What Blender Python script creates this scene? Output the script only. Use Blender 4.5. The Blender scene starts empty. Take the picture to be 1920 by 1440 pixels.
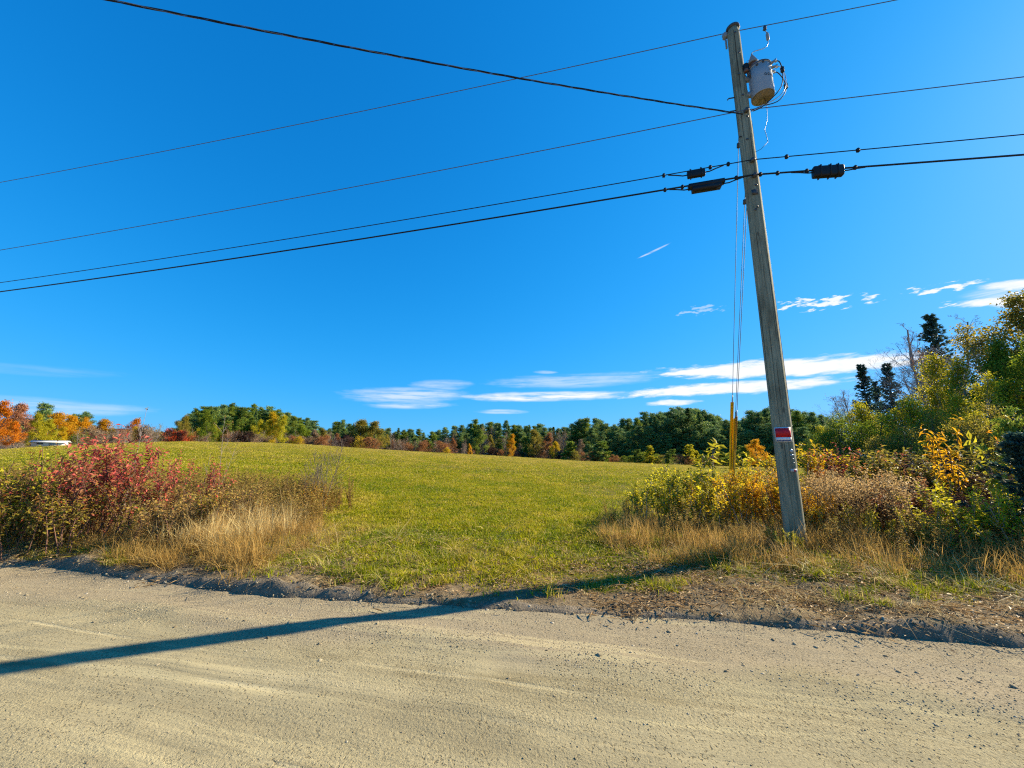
import bpy, math, random
import numpy as np
from mathutils import Vector, Matrix

SC = bpy.context.scene
COL = SC.collection
R = math.radians
rnd = random.Random(7)
rng = np.random.default_rng(11)

# ------------------------------------------------------------------ camera
CAM_Z = 1.6
F_PX = 723.0                      # focal length in pixels of the 1920 px wide picture
PITCH = R(10.2)
cam_d = bpy.data.cameras.new('camera')
cam_d.sensor_width = 36.0
cam_d.lens = F_PX / 1920 * 36.0
cam_d.clip_end = 6000
cam_d.clip_start = 0.05
cam = bpy.data.objects.new('camera', cam_d)
COL.objects.link(cam)
cam.location = (0, 0, CAM_Z)
cam.rotation_euler = (R(90) + PITCH, 0, 0)
SC.camera = cam

SUN_EL = R(29)
SUN_AZ = math.atan2(0.937, 0.349)     # measured from +Y towards +X
EXPOSURE = 1.25
SC.view_settings.view_transform = 'Standard'
SC.view_settings.look = 'None'
SC.view_settings.gamma = 1
SC.view_settings.use_curve_mapping = False
SC.view_settings.exposure = EXPOSURE
SC.cycles.max_bounces = 6
SC.cycles.diffuse_bounces = 3
SC.cycles.transmission_bounces = 4
SC.cycles.transparent_max_bounces = 4
SC.cycles.use_adaptive_sampling = True
SC.cycles.adaptive_threshold = 0.02
SC.cycles.use_denoising = False
SC.cycles.filter_width = 1.2

def ray(u, v):
    """direction through a point of the 1920x1440 picture"""
    x = (u - 960) / F_PX
    y = (720 - v) / F_PX
    c, s = math.cos(PITCH), math.sin(PITCH)
    return (x, c - y * s, y * c + s)

def top(u, v, Y):
    r = ray(u, v)
    k = Y / r[1]
    return Vector((r[0] * k, Y, CAM_Z + r[2] * k))

def azel(u, v):
    r = ray(u, v)
    return math.atan2(r[0], r[1]), math.atan2(r[2], math.hypot(r[0], r[1]))

# ------------------------------------------------------------------ node helpers
class S:
    """a shader socket with arithmetic"""
    def __init__(self, nt, sock):
        self.nt, self.s = nt, sock
    def _m(self, op, o, swap=False):
        n = self.nt.nodes.new('ShaderNodeMath'); n.operation = op
        a, b = (o, self) if swap else (self, o)
        for i, q in enumerate((a, b)):
            if q is None: continue
            if isinstance(q, S): self.nt.links.new(q.s, n.inputs[i])
            else: n.inputs[i].default_value = q
        return S(self.nt, n.outputs[0])
    def __add__(self, o): return self._m('ADD', o)
    def __radd__(self, o): return self._m('ADD', o)
    def __sub__(self, o): return self._m('SUBTRACT', o)
    def __rsub__(self, o): return self._m('SUBTRACT', o, True)
    def __mul__(self, o): return self._m('MULTIPLY', o)
    def __rmul__(self, o): return self._m('MULTIPLY', o)
    def __truediv__(self, o): return self._m('DIVIDE', o)
    def __pow__(self, o): return self._m('POWER', o)
    def max(self, o): return self._m('MAXIMUM', o)
    def min(self, o): return self._m('MINIMUM', o)
    def abs(self): return self._m('ABSOLUTE', None)
    def f(self, op, o=None): return self._m(op, o)
    def step(self, a, b):
        n = self.nt.nodes.new('ShaderNodeMapRange'); n.interpolation_type = 'SMOOTHSTEP'
        self.nt.links.new(self.s, n.inputs['Value'])
        n.inputs['From Min'].default_value = a; n.inputs['From Max'].default_value = b
        return S(self.nt, n.outputs['Result'])

class G:
    """node-tree builder"""
    def __init__(self, nt): self.nt = nt
    def node(self, t, **kw):
        n = self.nt.nodes.new(t)
        for k, v in kw.items(): setattr(n, k, v)
        return n
    def link(self, a, b): self.nt.links.new(a.s if isinstance(a, S) else a, b)
    def setin(self, n, key, val):
        if isinstance(val, S): self.nt.links.new(val.s, n.inputs[key])
        else: n.inputs[key].default_value = val
    def out(self, n, key=0): return S(self.nt, n.outputs[key])
    def pos(self):
        return self.out(self.node('ShaderNodeNewGeometry'), 'Position')
    def obj(self):
        return self.out(self.node('ShaderNodeTexCoord'), 'Object')
    def attr(self, name, key='Fac', kind='GEOMETRY'):
        n = self.node('ShaderNodeAttribute'); n.attribute_name = name; n.attribute_type = kind
        return self.out(n, key)
    def random(self):
        return self.out(self.node('ShaderNodeObjectInfo'), 'Random')
    def mapping(self, vec, scale=(1, 1, 1), rot=(0, 0, 0), loc=(0, 0, 0)):
        n = self.node('ShaderNodeMapping')
        self.setin(n, 'Vector', vec)
        n.inputs['Scale'].default_value = scale; n.inputs['Rotation'].default_value = rot
        n.inputs['Location'].default_value = loc
        return self.out(n)
    def noise(self, vec, scale, detail=3, rough=0.55, dist=0.0):
        n = self.node('ShaderNodeTexNoise')
        if vec is not None: self.setin(n, 'Vector', vec)
        n.inputs['Scale'].default_value = scale; n.inputs['Detail'].default_value = detail
        n.inputs['Roughness'].default_value = rough; n.inputs['Distortion'].default_value = dist
        return self.out(n, 0)
    def voronoi(self, vec, scale, key='Distance', feature='F1'):
        n = self.node('ShaderNodeTexVoronoi'); n.feature = feature
        self.setin(n, 'Vector', vec); n.inputs['Scale'].default_value = scale
        return self.out(n, key)
    def ramp(self, fac, stops, interp='LINEAR'):
        n = self.node('ShaderNodeValToRGB'); n.color_ramp.interpolation = interp
        self.setin(n, 'Fac', fac)
        e = n.color_ramp.elements
        while len(e) < len(stops): e.new(0.5)
        for el, (p, c) in zip(e, stops):
            el.position = p; el.color = (c[0], c[1], c[2], 1) if len(c) == 3 else c
        return self.out(n)
    def mix(self, f, a, b, mode='MIX'):
        n = self.node('ShaderNodeMix', data_type='RGBA', blend_type=mode)
        for key, val in ((0, f), (6, a), (7, b)):
            if isinstance(val, S): self.nt.links.new(val.s, n.inputs[key])
            elif key == 0: n.inputs[0].default_value = val
            else: n.inputs[key].default_value = (val[0], val[1], val[2], 1)
        return S(self.nt, n.outputs[2])
    def scale(self, col, f):
        n = self.node('ShaderNodeVectorMath', operation='SCALE')
        self.setin(n, 0, col); self.setin(n, 'Scale', f)
        return self.out(n)
    def bump(self, h, strength=0.5, dist=0.02, normal=None):
        n = self.node('ShaderNodeBump')
        n.inputs['Strength'].default_value = strength; n.inputs['Distance'].default_value = dist
        self.setin(n, 'Height', h)
        if normal is not None: self.setin(n, 'Normal', normal)
        return self.out(n)
    def combine(self, x, y, z):
        n = self.node('ShaderNodeCombineXYZ')
        for k, v in zip('XYZ', (x, y, z)): self.setin(n, k, v)
        return self.out(n)
    def split(self, v):
        n = self.node('ShaderNodeSeparateXYZ'); self.setin(n, 0, v)
        return [self.out(n, i) for i in range(3)]

# ------------------------------------------------------------------ world: sky with thin cloud streaks
def build_world():
    w = bpy.data.worlds.new('World'); SC.world = w; w.use_nodes = True
    nt = w.node_tree; nt.nodes.clear(); g = G(nt)
    sky = g.node('ShaderNodeTexSky', sky_type='NISHITA')
    sky.sun_disc = False; sky.sun_elevation = SUN_EL; sky.sun_rotation = SUN_AZ
    sky.altitude = 200; sky.air_density = 1.0; sky.dust_density = 0.35; sky.ozone_density = 2.2
    # film response of the whole sky: every channel rolls off towards its own shoulder
    k = SKY_STRENGTH * 2 ** EXPOSURE
    r_, g_, b_ = [c * 0.1516 for c in g.split(g.out(sky))]
    r2 = r_ * r_
    r_ = r2 * 0.40 / (r2 * 0.9 + 1.0)
    g_ = g_ * 1.38 / (g_ * 1.35 + 1.0)
    b_ = b_ * 2.9 / (b_ * 1.6 + 1.0)
    col = g.scale(g.combine(r_, g_, b_), 1.0 / k)
    vec = g.out(g.node('ShaderNodeTexCoord'), 'Generated')
    x, y, z = g.split(vec)
    az = x.f('ARCTAN2', y)
    el = z.f('ARCSINE')
    uv = g.combine(az, el, 0.0)
    # break-up fields, stretched along the wind
    warp = g.noise(g.mapping(uv, scale=(5, 26, 1)), 1.0, 3)
    fine = g.noise(g.mapping(uv, scale=(16, 95, 1), rot=(0, 0, 0.08)), 1.0, 5, 0.62)
    lump = g.noise(g.mapping(uv, scale=(34, 120, 1)), 1.0, 4, 0.55)
    silk = g.noise(g.mapping(uv, scale=(7, 120, 1), rot=(0, 0, 0.06)), 1.0, 4, 0.6)
    total = None
    # (u0, v0, u1, v1) ends in the picture, half thickness px, opacity, kind
    streaks = [
        (1215, 699, 1810, 662, 15, 1.1, 'fine'), (1420, 688, 1780, 672, 9, 0.9, 'fine'),
        (860, 744, 1190, 738, 8, 0.95, 'silk'), (1150, 739, 1620, 709, 11, 1.05, 'fine'),
        (640, 739, 880, 740, 13, 0.5, 'silk'), (690, 760, 850, 759, 6, 0.5, 'silk'),
        (770, 724, 885, 720, 10, 0.34, 'silk'),
        (920, 718, 1240, 704, 12, 0.34, 'silk'), (1205, 757, 1310, 754, 5, 0.9, 'fine'),
        (895, 772, 990, 772, 4, 0.42, 'silk'), (1000, 698, 1045, 698, 3, 0.4, 'silk'),
        (1440, 572, 1665, 556, 13, 0.95, 'lump'), (1270, 586, 1370, 576, 9, 0.35, 'lump'),
        (1690, 548, 1860, 527, 10, 1.0, 'lump'), (1840, 534, 1930, 536, 8, 0.9, 'lump'), (1820, 541, 2010, 524, 8, 0.95, 'fine'),
        (1750, 574, 1815, 570, 6, 1.0, 'lump'), (1790, 574, 2060, 550, 10, 1.05, 'fine'), (1800, 558, 1990, 536, 12, 0.45, 'silk'),
        (1196, 484, 1257, 456, 1.6, 0.55, 'silk'),
        (-160, 750, 290, 772, 15, 0.30, 'silk'), (-150, 680, 230, 702, 9, 0.08, 'silk'),
        (1900, 700, 2500, 690, 26, 1.0, 'fine'), (2000, 620, 2700, 600, 20, 0.8, 'lump'),
        (-900, 740, -200, 735, 14, 0.4, 'silk'),
    ]
    for (u0, v0, u1, v1, th, op, kind) in streaks:
        a0, e0 = azel(u0, v0); a1, e1 = azel(u1, v1)
        ca, ce = (a0 + a1) / 2, (e0 + e1) / 2
        L = math.hypot(a1 - a0, e1 - e0) / 2 * 1.1; an = math.atan2(e1 - e0, a1 - a0)
        T = th / F_PX / (1 + ((u0 + u1) / 2 - 960) ** 2 / F_PX ** 2) ** 0.5 * 1.25
        da, de = az - ca, el - ce
        p = (da * math.cos(an) + de * math.sin(an)) / L
        q = (de * math.cos(an) - da * math.sin(an)) / T
        fld = {'fine': fine, 'lump': lump, 'silk': silk}[kind]
        q = q + (warp - 0.5) * 1.0
        p = p + (lump - 0.5) * 0.5
        d = 1.0 - (p * p) - (q * q)              # 1 inside, 0 at the rim
        if kind == 'silk': m = d.step(-0.1, 1.0) * (fld * 0.7 + fine * 0.3).step(0.28, 0.62) * op * 1.25
        elif kind == 'fine': m = (d + (fld - 0.5) * 2.0).step(0.0, 0.85) * (lump * 0.9 + 0.55) * op
        else: m = (d * 0.8 + (fld - 0.5) * 5.0).step(0.46, 1.05) * d.step(0.0, 0.15) * op
        total = m if total is None else total.max(m)
    total = total.min(1.0)
    col = g.mix(total, col, CLOUD_COL)
    bg = g.node('ShaderNodeBackground'); g.link(col, bg.inputs[0]); bg.inputs[1].default_value = SKY_STRENGTH
    o = g.node('ShaderNodeOutputWorld'); g.link(g.out(bg), o.inputs[0])
    w.cycles.sampling_method = 'MANUAL'; w.cycles.sample_map_resolution = 512

SKY_STRENGTH = 0.1
_k = 1.0 / (SKY_STRENGTH * 2 ** EXPOSURE)
CLOUD_COL = (1.0 * _k, 1.03 * _k, 1.06 * _k)
build_world()

sun_d = bpy.data.lights.new('sun', 'SUN')
sun_d.energy = 5.0; sun_d.angle = R(0.53); sun_d.color = (1.0, 0.86, 0.62)
sun = bpy.data.objects.new('sun', sun_d); COL.objects.link(sun)
sv = Vector((math.sin(SUN_AZ) * math.cos(SUN_EL), math.cos(SUN_AZ) * math.cos(SUN_EL), math.sin(SUN_EL)))
sun.rotation_euler = sv.to_track_quat('Z', 'Y').to_euler()
sun.location = sv * 50

# ------------------------------------------------------------------ mesh helpers
class MB:
    """collects geometry for one mesh; 'var' is a per-vertex number that picks a leaf's own colour"""
    def __init__(self):
        self.v, self.q, self.t, self.a, self.n = [], [], [], [], 0
    def add(self, v, q=None, t=None, a=0.5):
        v = np.asarray(v, float).reshape(-1, 3)
        if q is not None and len(q): self.q.append(np.asarray(q, int).reshape(-1, 4) + self.n)
        if t is not None and len(t): self.t.append(np.asarray(t, int).reshape(-1, 3) + self.n)
        self.v.append(v)
        self.a.append(np.broadcast_to(np.asarray(a, float), (len(v),)).copy())
        self.n += len(v)
        return self
    def mesh(self, name, material=None, smooth=False):
        me = bpy.data.meshes.new(name)
        v = np.concatenate(self.v) if self.v else np.zeros((0, 3))
        q = np.concatenate(self.q) if self.q else np.zeros((0, 4), int)
        t = np.concatenate(self.t) if self.t else np.zeros((0, 3), int)
        me.vertices.add(len(v)); me.vertices.foreach_set('co', v.ravel())
        idx = np.concatenate([q.ravel(), t.ravel()]).astype(np.int32)
        me.loops.add(len(idx)); me.loops.foreach_set('vertex_index', idx)
        nf = len(q) + len(t)
        me.polygons.add(nf)
        st = np.concatenate([np.arange(len(q)) * 4, len(q) * 4 + np.arange(len(t)) * 3]).astype(np.int32)
        me.polygons.foreach_set('loop_start', st)
        if smooth: me.polygons.foreach_set('use_smooth', np.ones(nf, bool))
        at = me.attributes.new('var', 'FLOAT', 'POINT')
        at.data.foreach_set('value', np.concatenate(self.a).astype(np.float32) if self.a else [])
        me.update(calc_edges=True); me.validate()
        if material is not None: me.materials.append(material)
        return me
    # --- shapes
    def box(self, c, h, M=None, a=0.5):
        s = np.array([(-1, -1, -1), (1, -1, -1), (1, 1, -1), (-1, 1, -1), (-1, -1, 1), (1, -1, 1), (1, 1, 1), (-1, 1, 1)], float) * np.asarray(h)
        if M is not None: s = s @ np.asarray(M).T
        return self.add(s + np.asarray(c), [(0, 3, 2, 1), (4, 5, 6, 7), (0, 1, 5, 4), (1, 2, 6, 5), (2, 3, 7, 6), (3, 0, 4, 7)], a=a)
    def tube(self, pts, r, sides=6, cap=True, a=0.5):
        p = np.asarray(pts, float); k = len(p)
        r = np.broadcast_to(np.asarray(r, float), (k,))
        d = np.gradient(p, axis=0); d /= np.linalg.norm(d, axis=1)[:, None] + 1e-12
        up = np.array([0, 0, 1.0]) if abs(d[0][2]) < 0.9 else np.array([1.0, 0, 0])
        n1 = np.cross(d, up); n1 /= np.linalg.norm(n1, axis=1)[:, None] + 1e-12
        n2 = np.cross(d, n1)
        th = np.arange(sides) * 2 * math.pi / sides
        ring = n1[:, None, :] * np.cos(th)[None, :, None] + n2[:, None, :] * np.sin(th)[None, :, None]
        v = (p[:, None, :] + ring * r[:, None, None]).reshape(-1, 3)
        i = np.arange(k - 1)[:, None] * sides; j = np.arange(sides)[None, :]; j2 = (j + 1) % sides
        q = np.stack([i + j, i + j2, i + sides + j2, i + sides + j], -1).reshape(-1, 4)
        t = []
        if cap:
            v = np.concatenate([v, p[:1], p[-1:]])
            b = k * sides
            for s in range(sides):
                t.append((b, (s + 1) % sides, s)); t.append((b + 1, (k - 1) * sides + s, (k - 1) * sides + (s + 1) % sides))
        return self.add(v, q, t, a)
    def lathe(self, prof, c=(0, 0, 0), M=None, sides=24, a=0.5):
        """prof: (radius, z) pairs from the bottom up"""
        th = np.arange(sides) * 2 * math.pi / sides
        pr = np.asarray(prof, float); k = len(pr)
        v = np.stack([pr[:, 0, None] * np.cos(th), pr[:, 0, None] * np.sin(th), np.repeat(pr[:, 1, None], sides, 1)], -1).reshape(-1, 3)
        v = np.concatenate([v, [(0, 0, pr[0, 1]), (0, 0, pr[-1, 1])]])
        if M is not None: v = v @ np.asarray(M).T
        i = np.arange(k - 1)[:, None] * sides; j = np.arange(sides)[None, :]; j2 = (j + 1) % sides
        q = np.stack([i + j, i + j2, i + sides + j2, i + sides + j], -1).reshape(-1, 4)
        b = k * sides
        t = [(b, (s + 1) % sides, s) for s in range(sides)] + [(b + 1, (k - 1) * sides + s, (k - 1) * sides + (s + 1) % sides) for s in range(sides)]
        return self.add(v + np.asarray(c), q, t, a)
    def leaves(self, p, d, n, length, width, a, fold=0.25):
        """one bent rhombic leaf per row: base p, direction d, normal n"""
        p, d, n = (np.asarray(q, float) for q in (p, d, n))
        N = len(p)
        d = d / (np.linalg.norm(d, axis=1)[:, None] + 1e-9)
        s = np.cross(d, n); s /= np.linalg.norm(s, axis=1)[:, None] + 1e-9
        n = np.cross(s, d)
        L = np.broadcast_to(length, (N,))[:, None]; W = np.broadcast_to(width, (N,))[:, None]
        mid = p + d * L * 0.48
        v = np.stack([p, mid + s * W * 0.5 + n * W * fold, p + d * L - n * L * 0.12, mid - s * W * 0.5 + n * W * fold], 1).reshape(-1, 3)
        b = np.arange(N)[:, None] * 4
        t = np.concatenate([b + np.array([0, 1, 2]), b + np.array([0, 2, 3])], 0)
        return self.add(v, None, t, np.repeat(np.broadcast_to(a, (N,)), 4))

def obj(name, data, parent=None, loc=None, label=None, cat=None, group=None, kind=None):
    o = bpy.data.objects.new(name, data); COL.objects.link(o)
    if parent is not None: o.parent = parent
    if loc is not None: o.location = loc
    tag(o, label, cat, group, kind)
    return o
def tag(o, label=None, cat=None, group=None, kind=None):
    if label: o['label'] = label
    if cat: o['category'] = cat
    if group: o['group'] = group
    if kind: o['kind'] = kind
    return o
def empty(name, loc, label, cat, group=None, rz=0.0, sc=None):
    o = obj(name, None, None, loc, label, cat, group); o.empty_display_size = 0.3
    o.rotation_euler = (0, 0, rz)
    if sc is not None: o.scale = sc
    return o

def material(name, fn):
    m = bpy.data.materials.new(name); m.use_nodes = True
    nt = m.node_tree; nt.nodes.clear(); g = G(nt)
    sh = fn(g)
    o = nt.nodes.new('ShaderNodeOutputMaterial'); nt.links.new(sh, o.inputs[0])
    return m
def principled(g, col, rough=0.8, normal=None, metal=0.0, spec=0.3):
    n = g.node('ShaderNodeBsdfPrincipled')
    if isinstance(col, S): g.link(col, n.inputs['Base Color'])
    else: n.inputs['Base Color'].default_value = (col[0], col[1], col[2], 1)
    g.setin(n, 'Roughness', rough)
    n.inputs['Metallic'].default_value = metal; n.inputs['Specular IOR Level'].default_value = spec
    if normal is not None: g.link(normal, n.inputs['Normal'])
    return n.outputs[0]
def plain(name, col, rough=0.6, metal=0.0, mottled=0.25, scale=30, bump=0.0):
    def fn(g):
        p = g.obj(); nz = g.noise(p, scale, 4)
        c = g.scale(g.mix(1.0, (1, 1, 1), col, 'MULTIPLY'), nz * (2 * mottled) + (1 - mottled))
        nrm = g.bump(nz, bump, 0.01) if bump else None
        return principled(g, c, nz * 0.2 + (rough - 0.1), nrm, metal)
    return material(name, fn)
def leafmat(name, stops, trans=0.38, gloss=0.25, jitter=0.3, rough=0.5):
    trans += 0.10; gloss *= 0.5; stops = [(p, tuple(min(0.75, c * GAIN) for c in col)) for p, col in stops]
    """leaf colours by the leaf's own 'var', a little lighter or darker from plant to plant"""
    def fn(g):
        c = g.ramp(g.attr('var'), stops)
        big = g.noise(g.pos(), 1.6, 2)
        c = g.scale(c, (g.random() * jitter + (1 - jitter / 2)) * (big * 0.5 + 0.75))
        b = principled(g, c, rough, None, 0, gloss)
        t = g.node('ShaderNodeBsdfTranslucent'); g.link(c, t.inputs[0])
        m = g.node('ShaderNodeMixShader'); m.inputs[0].default_value = trans
        g.nt.links.new(b, m.inputs[1]); g.nt.links.new(t.outputs[0], m.inputs[2])
        return m.outputs[0]
    return material(name, fn)

# ------------------------------------------------------------------ terrain
GAIN = 1.42
D = np.array((0.978, -0.210)); NN = np.array((0.210, 0.978))      # along the road, across it towards the field
def sstep(a, b, x):
    t = np.clip((x - a) / (b - a), 0, 1); return t * t * (3 - 2 * t)
_lat = rng.random((64, 64))
def vnoise(x, y, f):
    x = np.asarray(x) * f; y = np.asarray(y) * f
    xi = np.floor(x).astype(int); yi = np.floor(y).astype(int); fx = x - xi; fy = y - yi
    fx = fx * fx * (3 - 2 * fx); fy = fy * fy * (3 - 2 * fy)
    g = lambda i, j: _lat[i % 64, j % 64]
    return (g(xi, yi) * (1 - fx) + g(xi + 1, yi) * fx) * (1 - fy) + (g(xi, yi + 1) * (1 - fx) + g(xi + 1, yi + 1) * fx) * fy - 0.5
def fbm(x, y, f, o=3):
    s = 0; a = 1
    for i in range(o):
        s = s + vnoise(np.asarray(x) + 17.3 * i, np.asarray(y) - 9.1 * i, f) * a; a *= 0.5; f *= 2.1
    return s
# skyline of the field as seen from the road: (u, v) in the picture -> azimuth, elevation
_crest = [(-700, 862), (0, 843), (130, 835), (230, 831), (340, 828), (500, 830), (600, 835), (700, 842), (800, 848), (900, 853), (1000, 859), (1100, 865), (1250, 871), (1400, 876), (1600, 880), (2400, 880)]
_ca = np.array([azel(*p)[0] for p in _crest]); _ce = np.array([azel(*p)[1] for p in _crest])
R_CREST = 88.0
def edge(u):                           # where the road ends and the little bank starts
    return 4.40 + 0.16 * np.sin(u * 0.55 + 0.6) + 0.10 * vnoise(u, u * 0.3, 0.9) + 0.05 * vnoise(u, u + 5, 3.1)
def road_h(u, s):
    crown = -0.012 * np.abs(s - 0.5) ** 1.3
    rut = -0.018 * np.exp(-((s - 2.35 - 0.1 * np.sin(u * 0.25)) / 0.32) ** 2) - 0.014 * np.exp(-((s - 0.75) / 0.35) ** 2)
    wind = 0.030 * np.exp(-((s - 3.62 - 0.25 * vnoise(u, u, 0.5)) / 0.20) ** 2) * (0.5 + 1.2 * (vnoise(u, s, 1.3) + 0.3))
    return crown + rut + wind + 0.012 * fbm(u, s * 2.2, 1.1, 3) + 0.005 * fbm(u, s, 6.0, 2)
def H(x, y, detail=True):
    x = np.asarray(x, float); y = np.asarray(y, float)
    u = x * D[0] + y * D[1]; s = x * NN[0] + y * NN[1]
    e = edge(u)
    r = np.hypot(x, y); az = np.arctan2(x, y)
    zc = CAM_Z + R_CREST * np.tan(np.interp(az, _ca, _ce))
    z0 = 0.10
    k = np.clip((r - 9) / (R_CREST - 9), 0, 1)
    zf = z0 + (zc - z0) * k - 0.045 * np.maximum(r - R_CREST, 0) ** 1.0 * sstep(R_CREST - 3, R_CREST + 12, r)
    zf = np.where(r > 260, zf + 0.045 * (r - 260), zf)
    if detail: zf = zf + 0.10 * fbm(x, y, 0.16, 2) * sstep(8, 16, s) * (1 - sstep(70, 85, r))
    d = s - e
    dip = 0.4 + 0.6 * sstep(0.7, 2.6, np.abs(u + 0.3))            # the field entrance, where wheels have worn the bank down
    bank = (0.105 * (0.75 + 0.9 * vnoise(u, u * 0.7, 0.8) + 0.7 * vnoise(u, u, 2.7)) * sstep(-0.02, 0.14, d) + 0.02 * sstep(0.3, 1.5, d)) * dip
    lump = 0.0
    if detail:
        near = (1 - sstep(1.5, 3.5, d)) * sstep(-0.05, 0.15, d)
        lump = near * (0.018 * fbm(u, s * 0.8, 1.7, 4) + 0.045 * fbm(u, s, 8, 3)) * dip
    edge_z = -0.055
    zb = edge_z + bank + lump
    t = sstep(1.0, 4.5, d)
    z = zb * (1 - t) + zf * t
    z = np.where(d < 0, np.minimum(road_h(u, s) - 0.05, edge_z), z)
    back = sstep(-3.5, -6.0, s)
    z = np.where(s < -3, -0.05 * (1 - back) + (0.05 + 0.05 * fbm(x, y, 0.3)) * back, z)
    return z
def Hs(x, y): return float(H(np.array([x]), np.array([y]))[0])

def grid_mesh(us, ss, hf, name, mat_, extra=None):
    U, Sg = np.meshgrid(us, ss, indexing='ij')
    X = U * D[0] + Sg * NN[0]; Y = U * D[1] + Sg * NN[1]
    Z = hf(U, Sg, X, Y)
    n, m = U.shape
    v = np.stack([X, Y, Z], -1).reshape(-1, 3)
    i = np.arange(n - 1)[:, None] * m; j = np.arange(m - 1)[None, :]
    q = np.stack([i + j, i + m + j, i + m + j + 1, i + j + 1], -1).reshape(-1, 4)
    mb = MB(); mb.add(v, q)
    me = mb.mesh(name, mat_, True)
    for k, fn in (extra or {}).items():
        at = me.attributes.new(k, 'FLOAT', 'POINT'); at.data.foreach_set('value', fn(U, Sg, X, Y).ravel().astype(np.float32))
    return me
def spaced(a, b, lo, step0, growth):
    out = [lo]; st = step0; x = lo
    while x < b: x += st; out.append(x); st *= growth
    pos = out; out = []; st = step0; x = lo
    while x > a: x -= st; out.append(x); st *= growth
    return np.array(sorted(out) + pos)
def dense(lo, hi, step, a, b, g):
    mid = np.arange(lo, hi + 1e-6, step)
    r_ = []; st = step; x = mid[-1]
    while x < b: st *= g; x += st; r_.append(x)
    l_ = []; st = step; x = mid[0]
    while x > a: st *= g; x -= st; l_.append(x)
    return np.array(l_[::-1] + list(mid) + r_)

def road_coords(g):
    p = g.pos()
    return p, g.mapping(p, rot=(0, 0, math.atan2(0.210, 0.978)))
def ground_mat(g):
    p, q = road_coords(g)
    x, s, _ = g.split(q)
    bank = g.attr('bank')                              # 1 on the bare gravel bank
    n1 = g.noise(p, 0.35, 4); n2 = g.noise(p, 2.4, 5, 0.6); n3 = g.noise(p, 38, 4, 0.7); n4 = g.noise(p, 9, 4, 0.65)
    turf = g.ramp(n1 * 0.55 + n2 * 0.45, [(0.30, (0.085, 0.090, 0.010)), (0.46, (0.135, 0.118, 0.014)), (0.56, (0.175, 0.138, 0.022)), (0.70, (0.22, 0.165, 0.05))])
    turf = g.scale(turf, n3 * 0.7 + 0.62)
    dirt = g.ramp(n4 * 0.6 + n3 * 0.4, [(0.28, (0.10, 0.070, 0.040)), (0.5, (0.195, 0.142, 0.078)), (0.62, (0.27, 0.205, 0.115)), (0.78, (0.37, 0.295, 0.185))])
    grit = g.ramp(n3 * 0.6 + n4 * 0.4, [(0.30, (0.10, 0.080, 0.058)), (0.5, (0.21, 0.168, 0.115)), (0.75, (0.36, 0.29, 0.20))])
    litter = (g.attr('litter') + (n2 - 0.5) * 1.5 + (n4 - 0.5) * 0.9).step(0.35, 0.7)
    c = g.mix(litter, turf, dirt)
    c = g.mix((bank + (n4 - 0.5) * 0.8).step(0.35, 0.65), c, grit)
    h = n3 * 0.6 + n4 * 0.8
    return principled(g, g.scale(c, 0.85), 0.95, g.bump(h, 0.9, 0.03), 0, 0.1)
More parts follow.
